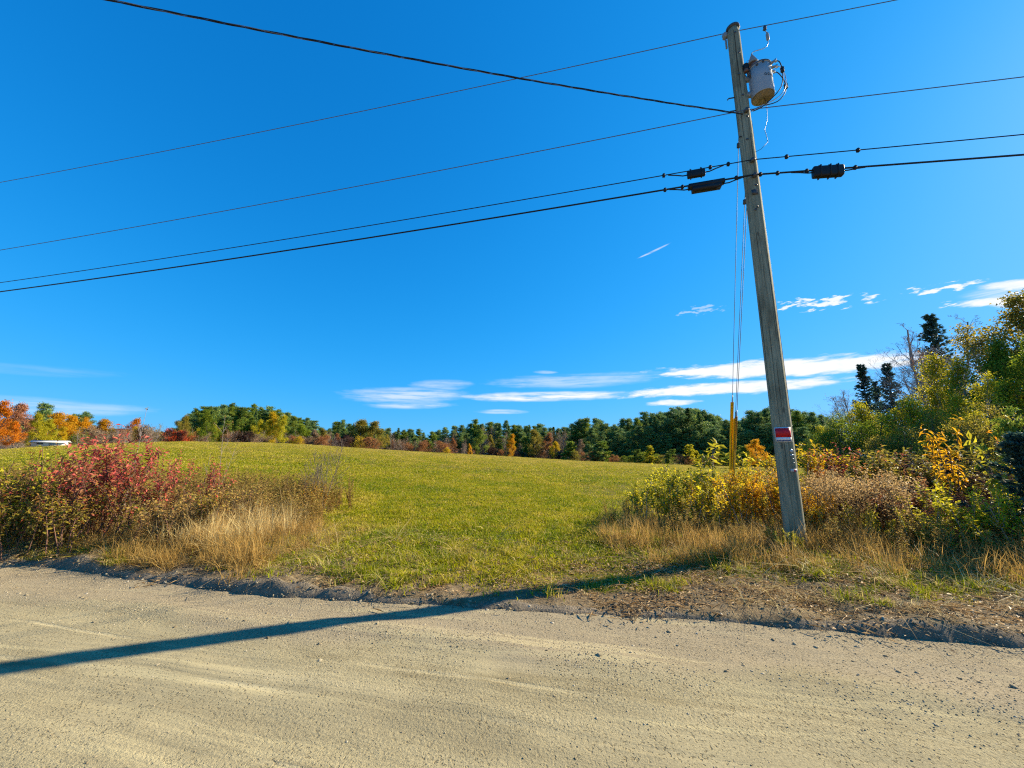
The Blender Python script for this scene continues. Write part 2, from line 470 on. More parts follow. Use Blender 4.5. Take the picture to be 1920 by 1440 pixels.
def road_mat(g):
    p, q = road_coords(g)
    x, s, _ = g.split(q)
    wob = g.noise(g.mapping(q, scale=(0.35, 0.6, 1)), 1.0, 3)
    st = g.combine(x * 0.16, s * 1.9 + wob * 1.1, 0.0)
    streak = g.noise(st, 1.6, 5, 0.6)
    fine_st = g.noise(g.combine(x * 0.22, s * 9.0 + wob * 3.0, 0.0), 1.2, 4, 0.6)
    blot = g.noise(p, 1.1, 4, 0.6); grain = g.noise(p, 85, 4, 0.75); grit = g.voronoi(p, 46); pebble = g.voronoi(p, 120)
    c = g.ramp(streak * 0.45 + blot * 0.30 + fine_st * 0.25, [(0.30, (0.270, 0.226, 0.132)), (0.46, (0.356, 0.303, 0.176)), (0.56, (0.416, 0.354, 0.205)), (0.72, (0.53, 0.452, 0.265))])
    damp = (g.noise(g.combine(x * 0.45, s * 1.6, 3.0), 1.3, 4, 0.6)).step(0.56, 0.72)
    c = g.mix(damp * 0.62, c, (0.19, 0.150, 0.078))
    c = g.mix(g.noise(p, 1.9, 5, 0.7, 0.6).step(0.60, 0.70) * 0.40, c, (0.20, 0.155, 0.08))
    c = g.scale(c, grain * 0.95 + 0.32)
    edge_ = g.attr('loose')                            # loose greyer gravel thrown to the edge
    c = g.mix((edge_ + (blot - 0.5) * 0.9).step(0.2, 0.9) * 0.75, c, g.scale(g.ramp(grain, [(0.3, (0.20, 0.160, 0.105)), (0.7, (0.44, 0.36, 0.235))]), 0.84))
    spots = pebble.step(0.16, 0.30)
    tw = g.noise(g.combine(x * 0.10, s * 3.2 + wob * 1.6, 7.0), 1.0, 3, 0.5)
    track = (tw - 0.5).abs().step(0.055, 0.0) * g.noise(g.combine(x * 0.3, s, 1.0), 1.0, 2).step(0.42, 0.6)       # thin pale wheel lines
    c = g.mix(track * 0.45, c, (0.47, 0.40, 0.22))
    lines = None
    for s0, w_, ph in ((0.98, 0.012, 1.0), (1.13, 0.010, 2.0), (1.62, 0.016, 3.0), (2.05, 0.012, 4.0), (2.62, 0.020, 5.0), (3.05, 0.014, 6.0), (0.62, 0.014, 7.0)):
        off = g.noise(g.combine(x * 0.16, ph, 0.0), 1.0, 2) * 0.9 - 0.45
        l_ = (s + off - s0).abs().step(w_ * 2.2, w_ * 0.6) * g.noise(g.combine(x * 0.5, ph, 4.0), 1.0, 3).step(0.46, 0.62)
        lines = l_ if lines is None else lines.max(l_)
    c = g.mix(lines * 0.40, c, (0.52, 0.45, 0.27))
    holes = g.noise(p, 52, 2, 0.5).step(0.57, 0.68) * (g.noise(p, 1.7, 3).step(0.35, 0.6) * 0.8 + 0.2)
    c = g.mix(holes * 0.55, c, (0.15, 0.115, 0.06))
    pack = g.noise(g.combine(x * 0.5, s * 1.2, 11.0), 1.0, 3).step(0.35, 0.65)                                  # packed smooth bands, loose bands
    h = lines * -0.5 + (grain * 0.6 + grit * 0.25 + spots * 0.2 + g.noise(p, 30, 3, 0.6) * 0.4) * (pack * 0.85 + 0.2) + fine_st * 1.0 - holes * 0.5
    return principled(g, c, 0.93, g.bump(h, 0.9, 0.013), 0, 0.06)
M_GROUND = material('turf_and_soil', ground_mat)
M_ROAD = material('gravel_road', road_mat)

us_g = dense(-11, 7.5, 0.06, -900, 900, 1.12)
ss_g = np.concatenate([-np.geomspace(1, 900, 26)[::-1] + 0.5, np.array([1.5, 3.0, 3.7]), np.arange(3.95, 6.6, 0.045), 6.6 + np.cumsum(np.geomspace(0.05, 120, 92))])
def bank_attr(U, Sg, X, Y):
    d = Sg - edge(U); return (1 - sstep(0.05, 0.17, d + 0.16 * fbm(U, Sg, 1.3, 2)))
def litter_attr(U, Sg, X, Y):
    d = Sg - edge(U)
    side = 0.35 * sstep(0.5, 3.0, U) + 0.25 * sstep(-1.5, -4, U)
    under = sstep(1.6, 2.6, d) * (1 - sstep(4.0, 6.5, d)) * (sstep(-3.2, -4.6, X) + sstep(2.6, 3.6, X)) * 0.8
    return np.clip((1 - sstep(0.5, 1.5 + side, d)) + under + 0.05, 0, 1)
ground = obj('ground', grid_mesh(us_g, ss_g, lambda U, Sg, X, Y: H(X, Y), 'ground', M_GROUND, {'bank': bank_attr, 'litter': litter_attr}), kind='structure')
us_r = dense(-9, 7, 0.05, -300, 300, 1.14)
ss_r = np.concatenate([np.arange(-4.4, 1.2, 0.4), np.arange(1.2, 4.75, 0.035)])
def road_hf(U, Sg, X, Y):
    d = Sg - edge(U)
    z = road_h(U, Sg) * (1 - sstep(-0.5, 0.05, d)) + (-0.060 + 0.014 * fbm(U, Sg, 5, 2)) * sstep(-0.5, 0.05, d)
    z = z - 0.25 * np.maximum(d - 0.03, 0) ** 0.8
    return z - 0.15 * sstep(-3.9, -4.4, Sg)
def loose_attr(U, Sg, X, Y):
    return np.clip(sstep(2.9, 3.9, Sg + 0.5 * fbm(U, Sg, 0.6, 2)), 0, 1)
road = obj('road', grid_mesh(us_r, ss_r, road_hf, 'road', M_ROAD, {'loose': loose_attr}), kind='structure')
def Hroad(x, y):
    u = x * D[0] + y * D[1]; s = x * NN[0] + y * NN[1]
    return np.maximum(road_hf(u, s, x, y), H(x, y))

# distant wooded ridge beyond the fields
def ridge():
    mb = MB()
    azs = np.linspace(R(-75), R(-18), 240)
    for k, (Rr, top_e, ph) in enumerate(((620, 0.050, 0.3), (900, 0.058, 2.1))):
        rr = np.array([Rr - 160, Rr - 90, Rr - 40, Rr, Rr + 60, Rr + 160]); hh = np.array([-14, 0.35, 0.75, 1, 0.6, -14])
        A, RR = np.meshgrid(azs, rr, indexing='ij')
        env = np.interp(A, [R(-75), R(-52), R(-45), R(-38), R(-30), R(-20), R(30)], [0.95, 0.9, 0.85, 0.75, 0.5, 0.05, 0.0])
        Hh = np.where(hh[None, :] > 0, hh[None, :] * Rr * top_e * env * (1 + 0.25 * fbm(A * 40, RR * 0.01 + ph, 0.5, 2)) + 2.2 * vnoise(A * 240, RR * 0.05, 1.1) + 1.0 * vnoise(A * 620, RR * 0.2, 1.0), -14)
        v = np.stack([np.sin(A) * RR, np.cos(A) * RR, Hh], -1).reshape(-1, 3)
        n, m = A.shape; i = np.arange(n - 1)[:, None] * m; j = np.arange(m - 1)[None, :]
        mb.add(v, np.stack([i + j, i + m + j, i + m + j + 1, i + j + 1], -1).reshape(-1, 4)[:, ::-1])
    def fn(g):
        p = g.pos(); n = g.noise(p, 0.09, 4, 0.6); m = g.noise(p, 0.02, 3)
        c = g.ramp(n * 0.7 + m * 0.3, [(0.3, (0.035, 0.040, 0.045)), (0.46, (0.085, 0.070, 0.060)), (0.56, (0.14, 0.085, 0.055)), (0.7, (0.19, 0.11, 0.05))])
        return principled(g, c, 1.0, g.bump(g.noise(p, 0.16, 4, 0.7), 1.0, 6), 0, 0.0)
    return mb.mesh('hills', material('far_woods', fn), True)
obj('hills', ridge(), kind='structure')

# ------------------------------------------------------------------ leaf and bark materials
M_BARK = plain('grey_brown_bark', (0.13, 0.105, 0.085), 0.9, 0, 0.5, 12, 0.6)
M_BARKP = plain('dark_pine_bark', (0.075, 0.060, 0.052), 0.9, 0, 0.5, 6, 0.6)
M_BIRCH = plain('pale_grey_bark', (0.30, 0.27, 0.23), 0.8, 0, 0.5, 9, 0.4)
M_TWIG = plain('grey_twigs', (0.27, 0.225, 0.205), 0.9, 0, 0.3, 9)
M_REDTWIG = plain('reddish_twigs', (0.16, 0.085, 0.06), 0.9, 0, 0.3, 9)
LM = {
    'pine':   leafmat('pine_needles', [(0, (0.0426, 0.0984, 0.0538)), (0.45, (0.1039, 0.1754, 0.0609)), (0.8, (0.2011, 0.2524, 0.0538)), (1, (0.3545, 0.3314, 0.0645))], 0.22, 0.3),
    'pine2':  leafmat('yellow_green_needles', [(0, (0.056, 0.105, 0.0196)), (0.5, (0.1232, 0.175, 0.0224)), (1, (0.252, 0.252, 0.0308))], 0.28, 0.25),
    'spruce': leafmat('blue_spruce_needles', [(0, (0.0203, 0.0527, 0.0486)), (0.6, (0.0445, 0.0932, 0.0729)), (1, (0.0972, 0.1377, 0.0851))], 0.15, 0.3),
    'green':  leafmat('green_leaves', [(0, (0.0562, 0.1, 0.0108)), (0.5, (0.1237, 0.1725, 0.0135)), (1, (0.2719, 0.2846, 0.0216))]),
    'olive':  leafmat('olive_leaves', [(0, (0.081, 0.0806, 0.0189)), (0.5, (0.189, 0.1646, 0.0243)), (1, (0.378, 0.2772, 0.0351))]),
    'yellow': leafmat('yellow_leaves', [(0, (0.176, 0.1265, 0.0088)), (0.4, (0.352, 0.2475, 0.011)), (0.8, (0.506, 0.352, 0.0154)), (1, (0.352, 0.352, 0.022))], 0.42),
    'ygreen': leafmat('yellow_green_leaves', [(0, (0.1165, 0.132, 0.0124)), (0.5, (0.295, 0.2716, 0.0155)), (1, (0.5278, 0.427, 0.0186))], 0.42),
    'gold':   leafmat('golden_leaves', [(0, (0.242, 0.1155, 0.0088)), (0.5, (0.462, 0.231, 0.0088)), (1, (0.572, 0.33, 0.0132))], 0.42),
    'orange': leafmat('orange_leaves', [(0, (0.26, 0.075, 0.008)), (0.5, (0.46, 0.145, 0.008)), (1, (0.52, 0.24, 0.010))], 0.42),
    'red':    leafmat('scarlet_leaves', [(0, (0.30, 0.028, 0.012)), (0.5, (0.52, 0.060, 0.016)), (1, (0.58, 0.13, 0.02))], 0.4),
    'rust':   leafmat('rusty_leaves', [(0, (0.125, 0.06, 0.0275)), (0.5, (0.25, 0.11, 0.0425)), (1, (0.3625, 0.1688, 0.0562))], 0.3),
    'dust':   leafmat('faded_brown_leaves', [(0, (0.1105, 0.078, 0.0546)), (0.5, (0.2145, 0.1495, 0.0936)), (1, (0.325, 0.221, 0.1235))], 0.25),
    'pink':   leafmat('dusty_pink_leaves', [(0, (0.20, 0.085, 0.050)), (0.5, (0.33, 0.145, 0.075)), (1, (0.38, 0.20, 0.09))], 0.35),
    # roadside shrubs: var runs from the foot (0) to the tip (1) of the plant
    'viburnum': leafmat('crimson_shrub_leaves', [(0, (0.1604, 0.1208, 0.0347)), (0.3, (0.2479, 0.132, 0.0442)), (0.55, (0.3208, 0.0965, 0.0537)), (0.75, (0.4228, 0.0644, 0.0569)), (1, (0.5832, 0.1208, 0.0869))], 0.36, 0.45),
    'mixed':  leafmat('green_to_red_leaves', [(0, (0.091, 0.0806, 0.0208)), (0.35, (0.195, 0.1625, 0.0208)), (0.6, (0.26, 0.1885, 0.0234)), (0.85, (0.273, 0.1105, 0.0325)), (1, (0.351, 0.0715, 0.039))], 0.38, 0.4),
    'lime':   leafmat('lime_shrub_leaves', [(0, (0.12, 0.114, 0.0144)), (0.5, (0.288, 0.258, 0.0168)), (1, (0.432, 0.372, 0.0264))], 0.42, 0.35),
    'brown':  leafmat('brown_weed_leaves', [(0, (0.1283, 0.081, 0.0297)), (0.4, (0.2228, 0.1418, 0.0405)), (0.75, (0.3038, 0.2025, 0.0567)), (1, (0.2295, 0.2093, 0.0351))], 0.3, 0.15),
    'bramble': leafmat('dark_bramble_leaves', [(0, (0.0246, 0.0136, 0.0131)), (0.5, (0.0464, 0.0229, 0.0197)), (1, (0.0818, 0.041, 0.0246))], 0.25, 0.2),
    'straw':  leafmat('dry_straw', [(0, (0.2447, 0.1667, 0.0628)), (0.5, (0.4379, 0.3134, 0.1271)), (1, (0.6182, 0.4602, 0.2242))], 0.32, 0.25),
    'tan':    leafmat('tan_grass', [(0, (0.1705, 0.1045, 0.0286)), (0.5, (0.2915, 0.1815, 0.0484)), (1, (0.396, 0.264, 0.0825))], 0.32, 0.2),
    'sward':  None,
    'fluff':  leafmat('seed_fluff', [(0, (0.19, 0.120, 0.045)), (1, (0.36, 0.25, 0.115))], 0.4, 0.1),
    'litter': leafmat('fallen_leaves', [(0, (0.13, 0.085, 0.045)), (0.5, (0.26, 0.17, 0.080)), (1, (0.42, 0.30, 0.16))], 0.15, 0.2),
}
def sward(g):
    p = g.pos()
    n = g.noise(p, 0.30, 4) * 0.55 + g.noise(p, 1.9, 4, 0.65) * 0.65 - 0.10
    x, y, z = g.split(p)
    n = n + (y - 20.0).step(0.0, 50.0) * 0.12                 # the far, drier part of the field
    c = g.ramp(n, [(0.30, (0.070, 0.110, 0.003)), (0.43, (0.140, 0.162, 0.003)), (0.53, (0.222, 0.205, 0.006)), (0.63, (0.285, 0.232, 0.028)), (0.74, (0.38, 0.28, 0.07))])
    c = g.mix(g.attr('var').step(0.72, 0.95) * 0.8, c, (0.40, 0.30, 0.11))
    c = g.scale(c, g.random() * 0.5 + 1.4)
    b = principled(g, c, 0.7, None, 0, 0.08)
    t = g.node('ShaderNodeBsdfTranslucent'); g.link(c, t.inputs[0])
    m = g.node('ShaderNodeMixShader'); m.inputs[0].default_value = 0.4
    g.nt.links.new(b, m.inputs[1]); g.nt.links.new(t.outputs[0], m.inputs[2])
    return m.outputs[0]
LM['sward'] = material('field_grass', sward)

# ------------------------------------------------------------------ small plants that are strewn in great numbers
def blades(mb, r, n, spread, h0, h1, w, lean=0.5, curl=0.4, var=(0, 1), base_z=-0.02, wind=(0, 0)):
    p = r.normal(0, spread, (n, 2)); az = r.random(n) * 2 * math.pi
    h = r.uniform(h0, h1, n); le = np.abs(r.normal(0, lean, n))
    dx = np.cos(az) * le + wind[0]; dy = np.sin(az) * le + wind[1]
    sx, sy = -np.sin(az + r.normal(0, .8, n)), np.cos(az)
    b0 = np.stack([p[:, 0], p[:, 1], np.full(n, base_z)], -1)
    m1 = b0 + np.stack([dx * h * 0.45, dy * h * 0.45, h * 0.55], -1)
    tp = b0 + np.stack([dx * h * (1 + curl), dy * h * (1 + curl), h * (1 - curl * np.minimum(le, 1) * 0.6)], -1)
    sd = np.stack([sx, sy, np.zeros(n)], -1) * (w * r.uniform(0.6, 1.3, n))[:, None] * 0.5
    v = np.stack([b0 - sd, b0 + sd, m1 + sd * 0.85, m1 - sd * 0.85, tp], 1).reshape(-1, 3)
    k = np.arange(n)[:, None] * 5
    mb.add(v, k + np.array([0, 1, 2, 3]), k + np.array([3, 2, 4]), np.repeat(r.uniform(var[0], var[1], n), 5))
    return tp
def weed(mb, fl, r, h, nleaf, lw, arch=0.15):
    """one dead goldenrod-like stem with small leaves and an optional fluffy head"""
    az = r.random() * 6.28; ln = r.normal(0, arch)
    t = np.linspace(0, 1, 6); pth = np.stack([np.cos(az) * ln * h * t ** 1.6, np.sin(az) * ln * h * t ** 1.6, h * t], -1)
    off = r.normal(0, 0.05, 2); pth[:, :2] += off
    mb.tube(pth, np.linspace(0.005, 0.002, 6), 3, False, 0.25)
    tt = r.uniform(0.12, 1, nleaf); p = np.stack([np.interp(tt, t, pth[:, i]) for i in range(3)], -1)
    a = r.random(nleaf) * 6.28
    d = np.stack([np.cos(a), np.sin(a), r.uniform(-0.6, 0.9, nleaf)], -1)
    mb.leaves(p, d, r.normal(0, 1, (nleaf, 3)) + [0, 0, 1], r.uniform(0.6, 1.3, nleaf) * lw, r.uniform(0.25, 0.5, nleaf) * lw, np.clip(tt * 0.6 + r.normal(0.2, 0.2, nleaf), 0, 1))
    if fl is not None:
        m = 46; c = pth[-1]
        q = c + r.normal(0, 1, (m, 3)) * [0.07, 0.07, 0.06]
        fl.leaves(q, r.normal(0, 1, (m, 3)) + [0, 0, 0.4], r.normal(0, 1, (m, 3)), 0.035, 0.02, r.random(m))

PROTO = bpy.data.collections.new('strewn_plants')       # never linked to the scene: only instanced
def proto_set(name, meshes):
    c = bpy.data.collections.new(name)
    for i, parts in enumerate(meshes):
        me = parts if isinstance(parts, bpy.types.Mesh) else None
        o = bpy.data.objects.new('%s_%02d' % (name, i), me); c.objects.link(o)
    return c
def two_mats(a, b, name):
    """join the stems and the fluff of one small plant"""
    va = [x.copy() for x in a.v]; m = MB()
    m.v, m.q, m.t, m.a, m.n = list(a.v), list(a.q), list(a.t), list(a.a), a.n
    return m
def strew(name, P, rotz, scl, idx, coll, tilt=None, **tags):
    me = bpy.data.meshes.new(name); n = len(P)
    me.vertices.add(n); me.vertices.foreach_set('co', np.asarray(P, float).ravel())
    rot = np.zeros((n, 3)); rot[:, 2] = rotz
    if tilt is not None: rot[:, :2] = tilt
    s3 = np.asarray(scl, float)
    if s3.ndim == 1: s3 = np.repeat(s3[:, None], 3, 1)
    for k, t, d in (('rot', 'FLOAT_VECTOR', rot), ('scl', 'FLOAT_VECTOR', s3)):
        a = me.attributes.new(k, t, 'POINT'); a.data.foreach_set('vector', d.ravel().astype(np.float32))
    a = me.attributes.new('idx', 'INT', 'POINT'); a.data.foreach_set('value', np.asarray(idx, np.int32))
    o = obj(name, me, **tags)
    ng = bpy.data.node_groups.new(name, 'GeometryNodeTree')
    ng.interface.new_socket('Geometry', in_out='INPUT', socket_type='NodeSocketGeometry')
    ng.interface.new_socket('Geometry', in_out='OUTPUT', socket_type='NodeSocketGeometry')
    N = ng.nodes; L = ng.links
    gi = N.new('NodeGroupInput'); go = N.new('NodeGroupOutput'); ip = N.new('GeometryNodeInstanceOnPoints')
    ci = N.new('GeometryNodeCollectionInfo'); ci.inputs['Collection'].default_value = coll
    ci.inputs['Separate Children'].default_value = True; ci.inputs['Reset Children'].default_value = True
    L.new(gi.outputs[0], ip.inputs['Points']); L.new(ci.outputs[0], ip.inputs['Instance'])
    ip.inputs['Pick Instance'].default_value = True
    for k, t, sock in (('idx', 'INT', 'Instance Index'), ('scl', 'FLOAT_VECTOR', 'Scale')):
        na = N.new('GeometryNodeInputNamedAttribute'); na.data_type = t; na.inputs[0].default_value = k
        L.new(na.outputs[0], ip.inputs[sock])
    na = N.new('GeometryNodeInputNamedAttribute'); na.data_type = 'FLOAT_VECTOR'; na.inputs[0].default_value = 'rot'
    e2r = N.new('FunctionNodeEulerToRotation'); L.new(na.outputs[0], e2r.inputs[0]); L.new(e2r.outputs[0], ip.inputs['Rotation'])
    L.new(ip.outputs[0], go.inputs[0])
    md = o.modifiers.new('strew', 'NODES'); md.node_group = ng
    return o

r1 = np.random.default_rng(3)
def mk(fn, n, mat_, nm):
    out = []
    for i in range(n):
        mb = MB(); fn(mb, r1); out.append(mb.mesh('%s_%d' % (nm, i), mat_))
    return out
C_SWARD = proto_set('sward', mk(lambda m, r: blades(m, r, 60, 0.13, 0.03, 0.085, 0.010, 0.7, 0.5), 5, LM['sward'], 'sward'))
C_FAR = proto_set('farsward', mk(lambda m, r: blades(m, r, 46, 0.30, 0.05, 0.12, 0.030, 0.8, 0.5), 4, LM['sward'], 'farsward'))
C_TUFT = proto_set('tuft', mk(lambda m, r: blades(m, r, 70, 0.07, 0.08, 0.26, 0.009, 0.6, 0.5), 4, LM['sward'], 'tuft'))
C_STRAW = proto_set('straw', mk(lambda m, r: blades(m, r, 75, 0.09, 0.30, 0.85, 0.0075, 0.32, 0.35), 5, LM['straw'], 'straw'))
C_TAN = proto_set('tan', mk(lambda m, r: blades(m, r, 70, 0.10, 0.22, 0.62, 0.007, 0.38, 0.4), 5, LM['tan'], 'tan'))
C_FLAT = proto_set('flat', mk(lambda m, r: blades(m, r, 40, 0.10, 0.12, 0.42, 0.007, 1.5, 0.8), 4, LM['straw'], 'flat'))
def weeds_fn(m, r):
    for _ in range(7): weed(m, None, r, r.uniform(0.55, 1.05), 46, 0.05, 0.22)
C_WEED = proto_set('weed', mk(weeds_fn, 5, LM['brown'], 'weed'))
C_BRAMBLE = proto_set('bramble', mk(weeds_fn, 4, LM['bramble'], 'bramble'))
def fluff_fn(m, r):
    for _ in range(6): weed(m, m, r, r.uniform(0.8, 1.1), 26, 0.045, 0.16)
C_FLUFF = proto_set('fluff', mk(fluff_fn, 4, LM['fluff'], 'fluff'))
def litter_fn(m, r):
    n = 26; p = np.concatenate([r.normal(0, 0.13, (n, 2)), r.uniform(0.0, 0.02, (n, 1))], 1)
    m.leaves(p, r.normal(0, 1, (n, 3)) * [1, 1, 0.25], r.normal(0, .35, (n, 3)) + [0, 0, 1], r.uniform(0.02, 0.06, n), r.uniform(0.01, 0.03, n), r.random(n))
    k = 10; p = np.concatenate([r.normal(0, 0.13, (k, 2)), r.uniform(0.005, 0.02, (k, 1))], 1)
    m.leaves(p, r.normal(0, 1, (k, 3)) * [1, 1, 0.12], r.normal(0, .2, (k, 3)) + [0, 0, 1], r.uniform(0.08, 0.2, k), 0.005, r.uniform(0.6, 1, k))
C_LITTER = proto_set('litter', mk(litter_fn, 5, LM['litter'], 'litter'))
def pebble_fn(m, r):
    t = (1 + 5 ** .5) / 2
    v = np.array([(-1, t, 0), (1, t, 0), (-1, -t, 0), (1, -t, 0), (0, -1, t), (0, 1, t), (0, -1, -t), (0, 1, -t), (t, 0, -1), (t, 0, 1), (-t, 0, -1), (-t, 0, 1)], float)
    v /= np.linalg.norm(v, axis=1)[:, None]
    v *= r.uniform(0.7, 1.25, (12, 1)) * np.array([1.0, r.uniform(0.6, 0.95), r.uniform(0.4, 0.7)])
    f = [(0, 11, 5), (0, 5, 1), (0, 1, 7), (0, 7, 10), (0, 10, 11), (1, 5, 9), (5, 11, 4), (11, 10, 2), (10, 7, 6), (7, 1, 8), (3, 9, 4), (3, 4, 2), (3, 2, 6), (3, 6, 8), (3, 8, 9), (4, 9, 5), (2, 4, 11), (6, 2, 10), (8, 6, 7), (9, 8, 1)]
    m.add(v, None, f, r.random())
def stone_mat(g):
    c = g.ramp(g.random(), [(0, (0.25, 0.20, 0.125)), (0.4, (0.38, 0.31, 0.19)), (0.8, (0.46, 0.385, 0.25)), (1, (0.60, 0.53, 0.40))])
    n = g.noise(g.obj(), 4, 4, 0.6)
    return principled(g, g.scale(c, n * 0.55 + 0.5), 0.9, g.bump(n, 0.4, 0.2), 0, 0.15)
M_STONE = material('field_stone', stone_mat)
STONES = mk(pebble_fn, 6, M_STONE, 'pebble')
C_PEB = proto_set('pebble', STONES)

def in_view(x, y, m=4.0):
    """roughly what the photograph takes in, with a margin"""
    return (y > 1.5) & (np.abs(x) < 1.5 * y + m)
def cast(n, x0, x1, y0, y1, dens, seed, hf=H):
    """random points kept with probability dens(x, y)"""
    q = np.random.default_rng(seed)
    x = q.uniform(x0, x1, n); y = q.uniform(y0, y1, n)
    k = (q.random(n) < dens(x, y)) & in_view(x, y)
    x, y = x[k], y[k]
    return np.stack([x, y, hf(x, y)], -1), q
def us_(x, y): return x * D[0] + y * D[1], x * NN[0] + y * NN[1]
def dd(x, y):
    u, s = us_(x, y); return u, s - edge(u)
# where the thickets stand beside the entrance
def left_thicket(x, y):
    u, d = dd(x, y)
    return sstep(1.2, 2.0, d + 0.6 * fbm(x, y, .6, 2)) * (1 - sstep(5.0, 6.2, d)) * sstep(-3.1, -4.4, x + 0.35 * (y - 7) * 0.5 + 0.8 * fbm(x, y, .7, 2))
def right_thicket(x, y):
    u, d = dd(x, y)
    return sstep(1.9, 2.7, d + 0.6 * fbm(x, y, .6, 2)) * sstep(2.0, 3.0, x + 0.5 * fbm(x, y, .7, 2))

def put(name, n, x0, x1, y0, y1, dens, seed, coll, k, s0, s1, tilt=0.12, zs=None, hf=H, lift=0.0, **tags):
    P, q = cast(n, x0, x1, y0, y1, dens, seed, hf)
    P[:, 2] += lift
    m = len(P); sc = q.uniform(s0, s1, m); s3 = np.repeat(sc[:, None], 3, 1)
    if zs is not None: s3[:, 2] *= q.uniform(zs[0], zs[1], m)
    return strew(name, P, q.uniform(0, 6.28, m), s3, q.integers(0, k, m), coll, q.normal(0, tilt, (m, 2)), **tags)

def d_field(x, y):
    u, d = dd(x, y); r_ = np.hypot(x, y)
    return sstep(0.35, 1.7, d + 0.9 * fbm(x, y, .9, 2) - 0.9 * sstep(0.3, 1.8, x)) * (1 - 0.75 * left_thicket(x, y)) * (1 - 0.75 * right_thicket(x, y)) * (1 - 0.7 * sstep(12, 26, r_))
put('grass', 75000, -26, 14, 4.5, 27, d_field, 21, C_SWARD, 5, 0.75, 1.4, 0.15, (0.5, 1.0), label='short mown yellow-green grass covering the near field', cat='grass', kind='stuff')
def d_far(x, y):
    r_ = np.hypot(x, y); return sstep(17, 25, r_) * (1 - sstep(84, 92, r_)) * (1 - 0.55 * sstep(30, 80, r_))
put('grass', 85000, -92, 62, 12, 92, d_far, 22, C_FAR, 4, 0.6, 1.3, 0.1, (0.5, 0.9), label='dry pale mown grass on the far slope of the field', cat='grass', kind='stuff')
def d_tuft(x, y):
    u, d = dd(x, y)
    return sstep(0.10, 0.7, d + 0.8 * fbm(x, y, 1.1, 2) - 0.5 * sstep(0, 2, x)) * (1 - sstep(2.8, 4.2, d)) * sstep(-0.15, 0.35, fbm(x, y, 0.8, 3)) * (1 - 0.15 * sstep(0.5, 2.5, x))
put('grass', 9000, -15, 9, 3.2, 11, d_tuft, 23, C_TUFT, 4, 0.4, 0.95, 0.2, (0.4, 0.9), label='green grass tufts along the bank beside the gravel road', cat='grass', kind='stuff')
def d_straw(x, y):
    u, d = dd(x, y)
    a = left_thicket(x + 0.4, y + 0.5) * (1 - sstep(2.6, 3.4, d))
    return np.clip(a * (0.35 + 1.0 * sstep(-7, -4.2, x)), 0, 1)
put('dry_grass', 4200, -15, -2, 4.5, 11, d_straw, 24, C_STRAW, 5, 0.6, 1.1, 0.22, (0.6, 1.0), label='tall pale straw grass in front of the red shrubs', cat='dry grass', kind='stuff')
PX0, PY0 = 4.53, 6.5
def d_tan(x, y):
    u, d = dd(x, y)
    return sstep(1.3, 2.2, d + 0.7 * fbm(x, y, .8, 2)) * (1 - sstep(3.8, 4.8, d)) * sstep(1.3, 2.8, x + 0.5 * fbm(x, y, 1.1, 2)) * (0.60 + 0.9 * fbm(x + 40, y, 0.9, 2)) * (1 - 0.8 * np.exp(-(((x - PX0) ** 2 + (y - PY0 + 0.5) ** 2) / 0.75)))
put('dry_grass', 3600, 0.5, 13, 3.4, 11, d_tan, 25, C_TAN, 5, 0.5, 1.1, 0.28, (0.6, 1.05), label='brown knee-high dry grass around the foot of the pole', cat='dry grass', kind='stuff')
def d_tanL(x, y):
    u, d = dd(x, y)
    return sstep(0.08, 0.7, d + 0.35 * fbm(x, y, .9, 2)) * (1 - sstep(2.6, 3.4, d)) * sstep(-2.6, -4.2, x) * (0.6 + 0.8 * fbm(x + 9, y, 0.8, 2))
put('dry_grass', 4200, -16, -2, 4.2, 11, d_tanL, 41, C_TAN, 5, 0.45, 1.05, 0.3, (0.5, 1.0), label='tan dry grass along the bank under the left thicket', cat='dry grass', kind='stuff')
def d_flat(x, y):
    u, d = dd(x, y); return sstep(0.20, 0.6, d + 0.3 * fbm(x, y, 1, 2)) * (1 - sstep(2.2, 3.4, d)) * (0.10 + 0.75 * sstep(-2.2, -3.4, x) + 0.28 * sstep(1.2, 2.6, x))
put('dry_grass', 5200, -15, 10, 3.2, 9.5, d_flat, 26, C_FLAT, 4, 0.35, 0.8, 0.15, (0.3, 0.7), label='flattened straw-coloured grass lying along the verge', cat='dry grass', kind='stuff')
def d_weedL(x, y):
    u, d = dd(x, y); return left_thicket(x, y) * sstep(2.2, 3.0, d) * 0.85
put('weeds', 2600, -17, -2.5, 5, 13.5, d_weedL, 27, C_WEED, 5, 0.6, 1.05, 0.14, (0.7, 1.0), label='brown dead goldenrod weeds massed under the red shrubs', cat='weeds', kind='stuff')
def d_weedR(x, y):
    u, d = dd(x, y); return right_thicket(x, y) * (1 - sstep(5.5, 7.5, d)) * (0.30 + 0.25 * (x > 5.0))
put('weeds', 2400, 2, 16, 4, 14, d_weedR, 28, C_WEED, 5, 0.45, 0.75, 0.16, (0.6, 1.0), label='brown dead weeds massed beside and behind the pole', cat='weeds', kind='stuff')
def d_fluff(x, y):
    u, d = dd(x, y); return sstep(5.2, 5.8, x) * (1 - sstep(6.6, 7.4, x)) * sstep(3.0, 3.6, d) * (1 - sstep(5, 6, d)) * 0.32
put('seeding_weeds', 700, 5, 10, 5, 12, d_fluff, 29, C_FLUFF, 4, 0.85, 1.15, 0.12, (0.8, 1.05), label='pale fluffy seed-headed weeds just beyond the pole', cat='weeds', kind='stuff')
def d_bram(x, y):
    u, d = dd(x, y); return sstep(7.2, 8.0, x) * (1 - sstep(12, 14, x)) * sstep(2.5, 3.4, d) * (1 - sstep(7, 8, d)) * 0.8
